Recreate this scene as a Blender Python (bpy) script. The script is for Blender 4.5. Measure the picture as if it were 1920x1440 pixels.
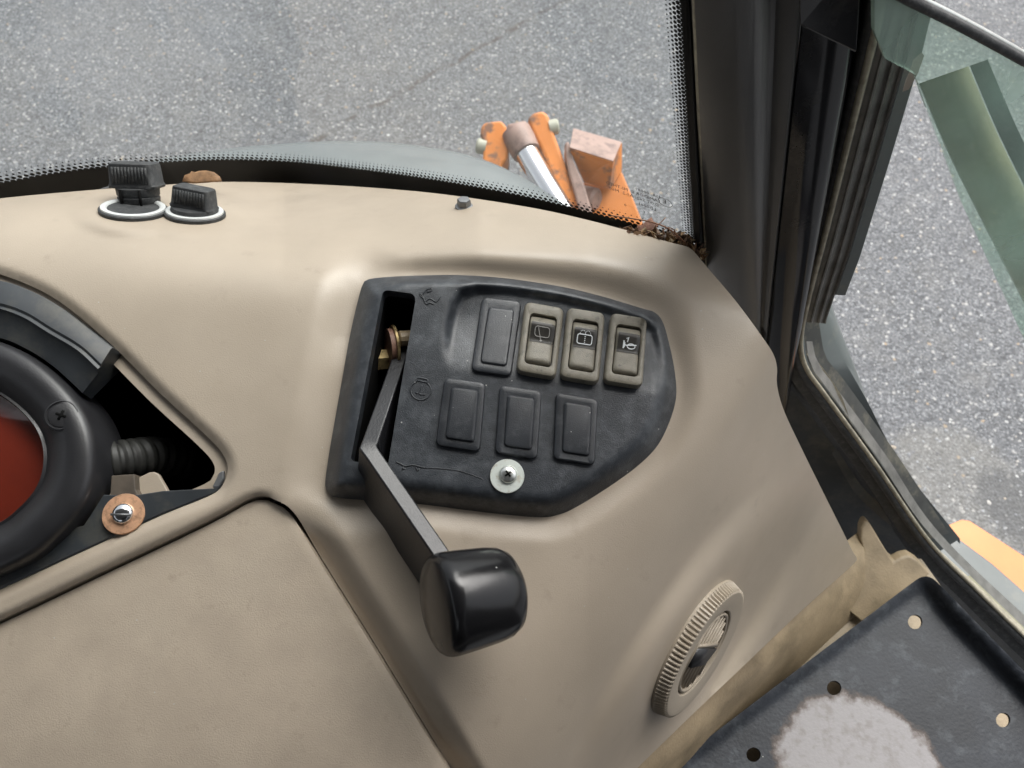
import bpy, math, random
import numpy as np
from mathutils import Vector, Matrix
from mathutils.geometry import delaunay_2d_cdt
random.seed(4); rng = np.random.default_rng(7)
for o in list(bpy.data.objects): bpy.data.objects.remove(o)
scene = bpy.context.scene
COL = scene.collection

# ------------------------------------------------------------------ camera
HC = 1.80; PITCH = math.radians(58); F = 1442.0
cam_d = bpy.data.cameras.new('camera'); cam = bpy.data.objects.new('camera', cam_d); COL.objects.link(cam)
cam.location = (0, 0, HC); cam.rotation_euler = (math.radians(90) - PITCH, 0, 0)
cam_d.sensor_width = 36; cam_d.lens = 36 * F / 1920; cam_d.clip_start = 0.01; cam_d.clip_end = 500
cam_d.dof.use_dof = True; cam_d.dof.focus_distance = 0.50; cam_d.dof.aperture_fstop = 14
scene.camera = cam
# ------------------------------------------------------------------ sky and sun (overcast)
SUN_EL, SUN_AZ = math.radians(54), math.radians(36)     # azimuth from +Y towards +X
world = bpy.data.worlds.new('World'); scene.world = world; world.use_nodes = True
wn = world.node_tree; wn.nodes.clear()
sky = wn.nodes.new('ShaderNodeTexSky'); sky.sky_type = 'NISHITA'; sky.sun_disc = False
sky.sun_elevation = SUN_EL; sky.sun_rotation = SUN_AZ; sky.air_density = 1.2; sky.dust_density = 5.0; sky.ozone_density = 1.0
hs = wn.nodes.new('ShaderNodeHueSaturation'); hs.inputs['Saturation'].default_value = 0.22
bg = wn.nodes.new('ShaderNodeBackground'); bg.inputs['Strength'].default_value = 0.10
wo = wn.nodes.new('ShaderNodeOutputWorld')
wn.links.new(sky.outputs[0], hs.inputs['Color']); wn.links.new(hs.outputs[0], bg.inputs[0]); wn.links.new(bg.outputs[0], wo.inputs[0])
sun_d = bpy.data.lights.new('sun', 'SUN'); sun_d.energy = 1.5; sun_d.angle = math.radians(50); sun_d.color = (1, 0.97, 0.93)
sun = bpy.data.objects.new('sun', sun_d); COL.objects.link(sun)
sd = Vector((math.sin(SUN_AZ) * math.cos(SUN_EL), math.cos(SUN_AZ) * math.cos(SUN_EL), math.sin(SUN_EL)))
sun.rotation_euler = sd.to_track_quat('Z', 'Y').to_euler(); sun.location = (2, 4, 8)
scene.view_settings.view_transform = 'Standard'; scene.view_settings.look = 'None'
scene.view_settings.exposure = 1.20; scene.view_settings.gamma = 1
scene.cycles.max_bounces = 10; scene.cycles.diffuse_bounces = 5; scene.cycles.transparent_max_bounces = 16

# ------------------------------------------------------------------ measuring: photo pixel + distance -> point of the place
RIGHT = np.array([1., 0, 0]); UP = np.array([0, math.sin(PITCH), math.cos(PITCH)]); BACK = np.array([0, -math.cos(PITCH), math.sin(PITCH)])
CAMP = np.array([0, 0, HC])
def W(px, py, d):
    px, py, d = np.broadcast_arrays(np.asarray(px, float), np.asarray(py, float), np.asarray(d, float))
    a = (px - 960) / F; b = -(py - 720) / F
    return CAMP + d[..., None] * (a[..., None] * RIGHT + b[..., None] * UP - BACK)
def cam2w(v): return v[0] * RIGHT + v[1] * UP + v[2] * BACK
def nrm(v): v = np.asarray(v, float); return v / np.linalg.norm(v)
def plane(px, py, d, n):
    n = nrm(n); r0 = np.array([(px - 960) / F, -(py - 720) / F, -1]); c = d * n.dot(r0)
    return lambda x, y: (n[0] * (np.asarray(x, float) - 960) / F - n[1] * (np.asarray(y, float) - 720) / F - n[2]) / c
def hplane_d(px, py, z):                      # distance at which the ray of a pixel meets height z
    b = -(np.asarray(py, float) - 720) / F
    return (z - HC) / (b * UP[2] - BACK[2])
def ss(a, b, x): t = np.clip((np.asarray(x, float) - a) / (b - a), 0, 1); return t * t * (3 - 2 * t)
def softplus(x, k): x = np.asarray(x, float); return np.where(x > 8 * k, x, k * np.log1p(np.exp(np.clip(x / k, -50, 9))))
def smin(a, b, k): h = np.clip(0.5 + 0.5 * (b - a) / k, 0, 1); return b * (1 - h) + a * h - k * h * (1 - h)

# ------------------------------------------------------------------ polylines
def crom(pts, closed=False, step=8.0):
    P = [np.asarray(p, float) for p in pts]; n = len(P); out = []
    rngi = range(n) if closed else range(n - 1)
    for i in rngi:
        if closed: p0, p1, p2, p3 = P[i - 1], P[i], P[(i + 1) % n], P[(i + 2) % n]
        else: p1, p2 = P[i], P[i + 1]; p0 = P[i - 1] if i else 2 * p1 - p2; p3 = P[i + 2] if i + 2 < n else 2 * p2 - p1
        m = max(1, int(round(np.linalg.norm(p2[:2] - p1[:2]) / step)))
        for k in range(m):
            t = k / m
            out.append(0.5 * ((2 * p1) + (-p0 + p2) * t + (2 * p0 - 5 * p1 + 4 * p2 - p3) * t * t + (-p0 + 3 * p1 - 3 * p2 + p3) * t ** 3))
    if not closed: out.append(P[-1])
    return np.array(out)
def lin(pts, closed=False, step=8.0):
    P = [np.asarray(p, float) for p in pts]; n = len(P); out = []
    for i in (range(n) if closed else range(n - 1)):
        a, b = P[i], P[(i + 1) % n]; m = max(1, int(round(np.linalg.norm(b - a) / step)))
        out += [a + (b - a) * k / m for k in range(m)]
    if not closed: out.append(P[-1])
    return np.array(out)
def roundpoly(pts, r, seg=5):                 # polygon with rounded corners, r per corner or one
    n = len(pts); out = []
    for i in range(n):
        p0, p1, p2 = (np.asarray(pts[j % n], float) for j in (i - 1, i, i + 1)); rr = r[i] if hasattr(r, '__len__') else r
        a = p1 + nrm(p0 - p1) * min(rr, .45 * np.linalg.norm(p0 - p1)); b = p1 + nrm(p2 - p1) * min(rr, .45 * np.linalg.norm(p2 - p1))
        for k in range(seg + 1): t = k / seg; out.append((1 - t) ** 2 * a + 2 * t * (1 - t) * p1 + t * t * b)
    return np.array(out)
def inside(P, poly):
    x, y = P[:, 0], P[:, 1]; r = np.zeros(len(P), bool); n = len(poly)
    for i in range(n):
        x1, y1 = poly[i]; x2, y2 = poly[(i + 1) % n]
        c = ((y1 > y) != (y2 > y)) & (x < (x2 - x1) * (y - y1) / (y2 - y1 + 1e-12) + x1); r ^= c
    return r
def pdist(P, poly, closed=True):
    P = np.asarray(P, float); d = np.full(len(P), 1e9); n = len(poly)
    for i in range(n if closed else n - 1):
        a = poly[i]; b = poly[(i + 1) % n]; ab = b - a; L = ab.dot(ab) + 1e-12
        t = np.clip(((P - a) @ ab) / L, 0, 1); d = np.minimum(d, np.linalg.norm(P - a - t[:, None] * ab, axis=1))
    return d
def sdf(P, poly): d = pdist(P, poly); return np.where(inside(P, poly), -d, d)
def shrink(poly, s):                          # move every point of a closed loop inwards by s
    c = poly; n = len(c); t = np.roll(c, -1, 0) - np.roll(c, 1, 0); t /= np.linalg.norm(t, axis=1)[:, None] + 1e-9
    N = np.stack([-t[:, 1], t[:, 0]], 1); area = 0.5 * np.sum(c[:, 0] * np.roll(c[:, 1], -1) - np.roll(c[:, 0], -1) * c[:, 1])
    return c + N * s * (1 if area > 0 else -1)

# ------------------------------------------------------------------ objects
WORLD = {}
def link(o, loc, parent):
    COL.objects.link(o)
    pl = WORLD[parent] if parent is not None else np.zeros(3)
    o.location = Vector(np.asarray(loc) - pl); o.parent = parent; WORLD[o] = np.asarray(loc, float)
    return o
def tag(o, label=None, cat=None, group=None, kind=None):
    for k, v in (('label', label), ('category', cat), ('group', group), ('kind', kind)):
        if v: o[k] = v
    return o
def thing(name, loc, label, cat, group=None):
    o = bpy.data.objects.new(name, None); o.empty_display_size = .02
    return tag(link(o, loc, None), label, cat, group)
def mesh(name, V, Fc, mat, parent=None, smooth=True, origin=None, mats=None, fmat=None):
    V = np.asarray(V, float).reshape(-1, 3); c = V.mean(0) if origin is None else np.asarray(origin, float)
    me = bpy.data.meshes.new(name); me.from_pydata((V - c).tolist(), [], [list(map(int, f)) for f in Fc]); me.update()
    for m in ([mat] if mats is None else mats): me.materials.append(m)
    if fmat is not None: me.polygons.foreach_set('material_index', np.asarray(fmat, np.int32))
    if smooth: me.polygons.foreach_set('use_smooth', [True] * len(me.polygons))
    o = bpy.data.objects.new(name, me); return link(o, c, parent)
def autosmooth(o, ang=35):
    me = o.data; me.update()
    import bmesh
    bm = bmesh.new(); bm.from_mesh(me); bmesh.ops.recalc_face_normals(bm, faces=bm.faces)
    a = math.radians(ang)
    for e in bm.edges:
        if len(e.link_faces) == 2 and e.calc_face_angle(0) > a: e.smooth = False
    for f in bm.faces: f.smooth = True
    bm.to_mesh(me); bm.free(); return o
class MB:                                     # collects shapes for ONE mesh object
    def __init__(s): s.V = []; s.F = []; s.n = 0
    def add(s, V, Fc):
        V = np.asarray(V, float).reshape(-1, 3); s.V.append(V); s.F += [[i + s.n for i in f] for f in Fc]; s.n += len(V); return s
    def build(s, name, mat, parent=None, ang=35, **k):
        o = mesh(name, np.concatenate(s.V), s.F, mat, parent, **k); return autosmooth(o, ang) if ang else o
def loft(rings, closed=True, cap0=False, cap1=False):
    m = len(rings[0]); V = np.concatenate([np.asarray(r) for r in rings]); Fc = []
    for i in range(len(rings) - 1):
        for j in range(m if closed else m - 1):
            a = i * m + j; b = i * m + (j + 1) % m; Fc.append([a, b, b + m, a + m])
    if cap0: Fc.append(list(range(m))[::-1])
    if cap1: Fc.append([(len(rings) - 1) * m + j for j in range(m)])
    return V, Fc
def tube(path, r, seg=10, caps=True):
    P = np.asarray(path, float); n = len(P); r = np.broadcast_to(np.asarray(r, float), (n,)); rings = []
    T = np.gradient(P, axis=0); T /= np.linalg.norm(T, axis=1)[:, None] + 1e-12
    u = nrm(np.cross(T[0], [0.3, 0.2, 0.93])); 
    for i in range(n):
        u = nrm(u - T[i] * u.dot(T[i])); v = np.cross(T[i], u)
        rings.append([P[i] + r[i] * (math.cos(a) * u + math.sin(a) * v) for a in np.linspace(0, 2 * math.pi, seg, False)])
    return loft(rings, True, caps, caps)
def lathe(c, axis, prof, seg=32, xdir=None, rmod=None):   # prof: (radius, height along axis)
    n = nrm(axis); x = nrm(np.cross(n, [0.1, 0.9, 0.3])) if xdir is None else nrm(np.asarray(xdir) - n * np.dot(xdir, n)); y = np.cross(n, x)
    rings = []
    for k, (r, h) in enumerate(prof):
        rings.append([c + n * h + (r * (rmod(k, j) if rmod else 1)) * (math.cos(a) * x + math.sin(a) * y) for j, a in enumerate(np.linspace(0, 2 * math.pi, seg, False))])
    return loft(rings, True, prof[0][0] > 1e-5, prof[-1][0] > 1e-5)
def prism(pts, off):                          # polygon of world points pushed by a vector
    A = np.asarray(pts, float); n = len(A); V = np.concatenate([A, A + np.asarray(off)])
    return V, [list(range(n)), [n + i for i in range(n)][::-1]] + [[i, n + i, n + (i + 1) % n, (i + 1) % n] for i in range(n)]
def box(c, x, y, z):                          # centre and three half vectors
    c = np.asarray(c, float); x, y, z = (np.asarray(k, float) for k in (x, y, z))
    V = [c + i * x + j * y + k * z for i in (-1, 1) for j in (-1, 1) for k in (-1, 1)]
    return np.array(V), [[0, 1, 3, 2], [4, 6, 7, 5], [0, 4, 5, 1], [2, 3, 7, 6], [0, 2, 6, 4], [1, 5, 7, 3]]
def bevel(o, w, seg=2):
    m = o.modifiers.new('bevel', 'BEVEL'); m.width = w; m.segments = seg; m.limit_method = 'ANGLE'; m.angle_limit = math.radians(30); return o
def sheet(outline, holes, depth, step, margin=None, extra=None):
    """triangulated surface: pixel outline and holes, measured depth function -> world vertices, faces, boundary index loops"""
    lo = outline.min(0); hi = outline.max(0); xs = np.arange(lo[0], hi[0], step); ys = np.arange(lo[1], hi[1], step * .866)
    G = np.array([(x + (step / 2 if j % 2 else 0), y) for j, y in enumerate(ys) for x in xs])
    G = G[inside(G, outline)]; G = G[pdist(G, outline) > step * .45]
    for h in holes: G = G[~inside(G, h)]; G = G[pdist(G, h) > step * .45]
    pts = [outline] + list(holes); E = []; n = 0
    for p in pts: E += [(n + i, n + (i + 1) % len(p)) for i in range(len(p))]; n += len(p)
    allp = np.concatenate(pts + [G])
    vo, eo, fo, ov, oe, of = delaunay_2d_cdt([Vector(p) for p in allp], E, [], 0, 1e-4)
    P = np.array([(v.x, v.y) for v in vo]); fo = np.array([f for f in fo if len(f) == 3]); c = P[fo].mean(1)
    keep = inside(c, outline)
    for h in holes: keep &= ~inside(c, h)
    fo = fo[keep]
    A = P[fo]; ar = (A[:, 1, 0] - A[:, 0, 0]) * (A[:, 2, 1] - A[:, 0, 1]) - (A[:, 1, 1] - A[:, 0, 1]) * (A[:, 2, 0] - A[:, 0, 0])
    fo = fo[np.abs(ar) > 1e-3]; ar = ar[np.abs(ar) > 1e-3]; fo[ar > 0] = fo[ar > 0][:, ::-1]
    return P, W(P[:, 0], P[:, 1], depth(P[:, 0], P[:, 1])), fo
def loop3(poly, depth, extra=0): return W(poly[:, 0], poly[:, 1], depth(poly[:, 0], poly[:, 1]) + extra)

# ------------------------------------------------------------------ materials
def mat(name, col, rough=.5, metal=0, spec=.5, bump=0, bscale=900, var=0, vscale=30, dark=None, dscale=60, dthr=.62, dwid=.1, specks=0, coat=0, rvar=0, dust=None):
    m = bpy.data.materials.new(name); m.use_nodes = True; nt = m.node_tree; N = nt.nodes; L = nt.links; b = N['Principled BSDF']
    b.inputs['Roughness'].default_value = rough; b.inputs['Metallic'].default_value = metal; b.inputs['Specular IOR Level'].default_value = spec; b.inputs['Coat Weight'].default_value = coat
    g = N.new('ShaderNodeNewGeometry')
    def noise(scale, detail=4, r=.55):
        t = N.new('ShaderNodeTexNoise'); t.inputs['Scale'].default_value = scale; t.inputs['Detail'].default_value = detail; t.inputs['Roughness'].default_value = r; L.new(g.outputs['Position'], t.inputs['Vector']); return t
    def mix(fac, a, c):
        x = N.new('ShaderNodeMix'); x.data_type = 'RGBA'
        if isinstance(fac, float): x.inputs[0].default_value = fac
        else: L.new(fac, x.inputs[0])
        for sock, v in ((6, a), (7, c)):
            if isinstance(v, tuple): x.inputs[sock].default_value = (*v, 1)
            else: L.new(v, x.inputs[sock])
        return x.outputs[2]
    def ramp(src, lo, hi, a=0., c=1.):
        r = N.new('ShaderNodeMapRange'); r.inputs['From Min'].default_value = lo; r.inputs['From Max'].default_value = hi; r.inputs['To Min'].default_value = a; r.inputs['To Max'].default_value = c; L.new(src, r.inputs['Value']); return r.outputs[0]
    c = tuple(col)
    if var: c = mix(ramp(noise(vscale).outputs[0], .3, .7), tuple(k * (1 - var) for k in col), tuple(min(1, k * (1 + var)) for k in col))
    if dark: c = mix(ramp(noise(dscale, 6, .65).outputs[0], dthr - dwid, dthr + dwid), c, dark)
    if dust: c = mix(ramp(noise(dust[1], 8, .7).outputs[0], dust[2], dust[2] + .25, 0., dust[3]), c, dust[0])
    if specks:
        v = N.new('ShaderNodeTexVoronoi'); v.inputs['Scale'].default_value = 260; L.new(g.outputs['Position'], v.inputs['Vector'])
        s = N.new('ShaderNodeSeparateColor'); L.new(v.outputs['Color'], s.inputs[0])
        a1 = N.new('ShaderNodeMath'); a1.operation = 'LESS_THAN'; L.new(v.outputs['Distance'], a1.inputs[0]); a1.inputs[1].default_value = .10
        a2 = N.new('ShaderNodeMath'); a2.operation = 'GREATER_THAN'; L.new(s.outputs[0], a2.inputs[0]); a2.inputs[1].default_value = 1 - specks
        a3 = N.new('ShaderNodeMath'); a3.operation = 'MULTIPLY'; L.new(a1.outputs[0], a3.inputs[0]); L.new(a2.outputs[0], a3.inputs[1])
        c = mix(a3.outputs[0], c, (.45, .45, .43))
    if isinstance(c, tuple): b.inputs['Base Color'].default_value = (*c, 1)
    else: L.new(c, b.inputs['Base Color'])
    if rvar: L.new(ramp(noise(vscale * 2.3).outputs[0], .3, .7, rough - rvar, rough + rvar), b.inputs['Roughness'])
    if bump:
        t = noise(bscale, 3); bp = N.new('ShaderNodeBump'); bp.inputs['Strength'].default_value = bump; bp.inputs['Distance'].default_value = .0006
        L.new(t.outputs[0], bp.inputs['Height']); L.new(bp.outputs[0], b.inputs['Normal'])
    return m
def chips():
    m = bpy.data.materials.new('stone_chips'); m.use_nodes = True; N = m.node_tree.nodes; L = m.node_tree.links; b = N['Principled BSDF']
    g = N.new('ShaderNodeNewGeometry'); r = N.new('ShaderNodeValToRGB'); L.new(g.outputs['Random Per Island'], r.inputs[0])
    e = r.color_ramp.elements; e[0].color = (.10, .10, .105, 1); e[1].position = 1; e[1].color = (.62, .63, .62, 1)
    for p, cc in ((.45, (.19, .20, .215)), (.75, (.29, .305, .32)), (.90, (.42, .425, .42)), (.975, (.36, .30, .23)), (.985, (.55, .56, .55))):
        k = e.new(p); k.color = (*cc, 1)
    L.new(r.outputs[0], b.inputs['Base Color']); b.inputs['Roughness'].default_value = .55; return m

M = {}
M['beige'] = mat('beige_plastic', (.372, .314, .248), .38, spec=.5, bump=.22, bscale=1300, var=.06, vscale=14, dark=(.28, .233, .18), dscale=42, dthr=.73, dwid=.12, specks=.02, rvar=.07, dust=((.32, .268, .205), 9, .50, .22))
M['beige_lid'] = mat('beige_lid_plastic', (.405, .340, .268), .40, spec=.5, bump=.32, bscale=1200, var=.07, vscale=45, dark=(.30, .25, .19), dscale=90, dthr=.71, dwid=.12, specks=.02, rvar=.06, dust=((.45, .39, .31), 12, .50, .45))
M['beige_vent'] = mat('vent_plastic', (.335, .285, .222), .42, bump=.3, bscale=1500, var=.05)
M['black'] = mat('black_plastic', (.030, .034, .040), .34, bump=.4, bscale=1500, var=.2, vscale=25, specks=.05, dust=((.12, .13, .14), 90, .46, .55))
M['blank'] = mat('blank_cover_plastic', (.027, .030, .035), .33, bump=.3, bscale=1800, var=.2, vscale=60, specks=.05, dust=((.11, .115, .12), 130, .52, .5))
M['gloss_black'] = mat('gloss_black_plastic', (.008, .008, .009), .22, spec=.45, coat=.0, specks=.03, rvar=.06)
M['lever_black'] = mat('lever_black_steel', (.013, .013, .015), .30, bump=.3, var=.2, specks=.012)
M['void'] = mat('unlit_inside', (.006, .006, .006), .9, spec=.1)  # near-black colour stands in for shade inside openings
M['rubber'] = mat('rubber', (.03, .032, .034), .62, bump=.4, bscale=900, var=.25, vscale=60, dust=((.16, .16, .155), 200, .48, .45))
M['switch'] = mat('khaki_switch_plastic', (.205, .186, .145), .30, bump=.5, bscale=1700, var=.18, vscale=130, dark=(.05, .046, .038), dscale=190, dthr=.66, dwid=.08, specks=.01)
M['switch_dark'] = mat('dark_switch_lens', (.032, .029, .024), .42, bump=.2, var=.3, vscale=150)
M['white'] = mat('white_print', (.75, .78, .78), .5)
M['grey_print'] = mat('worn_grey_print', (.33, .32, .30), .5)
M['ring'] = mat('pale_ring', (.70, .72, .71), .3, metal=.3, var=.08)
M['zinc'] = mat('zinc', (.75, .77, .74), .28, metal=.9, var=.12, vscale=120, dark=(.45, .40, .30), dscale=260, dthr=.66)
M['zinc_pale'] = mat('pale_zinc_washer', (.74, .79, .74), .42, metal=.45, var=.08, vscale=100, dark=(.50, .45, .34), dscale=240, dthr=.64)
M['chrome'] = mat('chrome', (.85, .86, .88), .12, metal=1)
M['copper'] = mat('copper_washer', (.62, .36, .22), .42, metal=.5, var=.15, vscale=160, dark=(.30, .17, .10), dscale=300, dthr=.6)
M['brass'] = mat('yellow_zinc', (.62, .47, .23), .35, metal=.7, var=.25, vscale=120, dark=(.16, .11, .06), dscale=200, dthr=.56)
M['bolt_grey'] = mat('grey_bolt', (.20, .205, .21), .42, metal=.6, var=.2)
M['pillar'] = mat('pillar_plastic', (.115, .113, .110), .28, bump=.3, bscale=1400, var=.12, vscale=12, specks=.003)
M['pillar_dark'] = mat('pillar_dark_paint', (.012, .012, .014), .14, var=.25, vscale=20, dust=((.07, .065, .055), 25, .52, .5))
M['channel'] = mat('dusty_channel', (.17, .166, .155), .45, bump=.4, var=.3, vscale=70, dust=((.22, .215, .20), 120, .45, .5))
M['seal_tan'] = mat('dusty_seal_edge', (.33, .30, .23), .7, bump=.5, var=.3, vscale=150)
M['body_grey'] = mat('grey_body_paint', (.10, .115, .115), .38, var=.15, vscale=18, dust=((.25, .23, .18), 30, .55, .5), specks=.006)
M['body_dark'] = mat('dark_body_paint', (.028, .032, .036), .4, var=.3, vscale=20, dust=((.13, .12, .09), 26, .5, .6))
M['sill'] = mat('sill_dusty', (.07, .072, .068), .5, var=.25, vscale=60, dust=((.34, .31, .22), 40, .5, .6))
M['tan'] = mat('dirty_tan_paint', (.31, .238, .15), .5, bump=.5, bscale=420, var=.3, vscale=11, dark=(.15, .115, .07), dscale=16, dthr=.58, dwid=.14, dust=((.10, .085, .06), 130, .60, .6))
M['orange'] = mat('orange_paint', (.72, .25, .06), .42, var=.1, vscale=20, dark=(.24, .125, .08), dscale=26, dthr=.565, dwid=.05)
M['orange_clean'] = mat('clean_orange_paint', (.66, .235, .062), .42, var=.05)
M['pin'] = mat('pin_paint', (.42, .42, .34), .5)
M['worn'] = mat('worn_primer_steel', (.34, .235, .20), .55, var=.2, vscale=30, dark=(.16, .11, .10), dscale=40, dthr=.58)
M['tab'] = mat('dirty_tab', (.085, .068, .052), .6, var=.3, vscale=80)
M['rust'] = mat('rusty_steel', (.22, .12, .085), .6, var=.25, vscale=40)
M['hood'] = mat('hood_paint', (.165, .185, .19), .25, var=.05, coat=.2)
M['frit'] = mat('frit_black', (.006, .006, .006), .35)
M['leaf'] = mat('dry_leaf', (.22, .12, .055), .7, bump=.6, bscale=600, var=.35, vscale=150)
M['leaf_red'] = mat('dry_leaf_red', (.14, .06, .035), .7, bump=.6, bscale=600, var=.4, vscale=180)
M['litter_bits'] = chips(); M['litter_bits'].name = 'litter_bits'
for e_, cc in zip([n_ for n_ in M['litter_bits'].node_tree.nodes if n_.type == 'VALTORGB'][0].color_ramp.elements, ((.05, .03, .018), (.12, .06, .03), (.20, .11, .05), (.30, .19, .09), (.42, .33, .20), (.10, .04, .025), (.5, .42, .3))): e_.color = (*cc, 1)
M['litter'] = mat('leaf_litter', (.20, .125, .065), .8, bump=.8, bscale=700, var=.7, vscale=260)
M['twig'] = mat('twig', (.20, .09, .045), .7, var=.3, vscale=200)
M['hose'] = mat('hose_plastic', (.022, .022, .020), .55, var=.3, vscale=90)
M['red'] = mat('painted_red_reflection', (.22, .042, .024), .2, var=.12, vscale=25, coat=.4)
M['pod'] = mat('pod_black', (.020, .020, .022), .34, var=.2, vscale=40, specks=.006, bump=.15)
M['pod_lens'] = None
M['bark'] = mat('olive_bar_paint', (.16, .155, .085), .45, var=.15, vscale=20, dust=((.28, .28, .2), 45, .58, .4))
M['sign_pink'] = mat('torn_sticker', (.42, .33, .30), .5, var=.15, vscale=50)
M['roofing'] = mat('roof_lining', (.10, .10, .10), .8)

def glass(name, tint, haze=0., rough=0., hcol=(.5, .6, .55)):
    m = bpy.data.materials.new(name); m.use_nodes = True; N = m.node_tree.nodes; L = m.node_tree.links; N.clear()
    o = N.new('ShaderNodeOutputMaterial'); t = N.new('ShaderNodeBsdfTransparent'); t.inputs[0].default_value = (*tint, 1)
    g = N.new('ShaderNodeBsdfGlossy'); g.inputs['Roughness'].default_value = rough; g.inputs[0].default_value = (1, 1, 1, 1)
    gg = N.new('ShaderNodeNewGeometry'); dt = N.new('ShaderNodeVectorMath'); dt.operation = 'DOT_PRODUCT'; L.new(gg.outputs['Normal'], dt.inputs[0]); L.new(gg.outputs['Incoming'], dt.inputs[1])
    def mt(op, a, b_):
        k = N.new('ShaderNodeMath'); k.operation = op
        for i_, v_ in enumerate((a, b_)):
            if isinstance(v_, (int, float)): k.inputs[i_].default_value = v_
            else: L.new(v_, k.inputs[i_])
        return k
    f = mt('ADD', mt('MULTIPLY', mt('POWER', mt('SUBTRACT', 1., mt('ABSOLUTE', dt.outputs['Value'], 0.).outputs[0]).outputs[0], 5.).outputs[0], .96).outputs[0], .04)   # thin sheet reflectance
    x = N.new('ShaderNodeMixShader'); L.new(f.outputs[0], x.inputs[0]); L.new(t.outputs[0], x.inputs[1]); L.new(g.outputs[0], x.inputs[2]); out = x
    if haze:
        d = N.new('ShaderNodeBsdfDiffuse'); d.inputs[0].default_value = (*hcol, 1); y = N.new('ShaderNodeMixShader')
        no = N.new('ShaderNodeTexNoise'); no.inputs['Scale'].default_value = 14; no.inputs['Detail'].default_value = 6; ge = N.new('ShaderNodeNewGeometry'); L.new(ge.outputs['Position'], no.inputs['Vector'])
        r = N.new('ShaderNodeMapRange'); r.inputs['From Min'].default_value = .35; r.inputs['From Max'].default_value = .7; r.inputs['To Min'].default_value = haze * .5; r.inputs['To Max'].default_value = haze * 1.5
        L.new(no.outputs[0], r.inputs['Value']); L.new(r.outputs[0], y.inputs[0]); L.new(x.outputs[0], y.inputs[1]); L.new(d.outputs[0], y.inputs[2]); out = y
    L.new(out.outputs[0], o.inputs[0]); return m
M['glass'] = glass('windshield_glass', (.93, .955, .95), haze=.05, hcol=(.6, .6, .6))
M['door_glass'] = glass('door_glass', (.87, .945, .90), haze=.22, hcol=(.70, .90, .80))
M['pod_lens'] = glass('smoked_lens', (.80, .70, .68), rough=.06)

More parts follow.
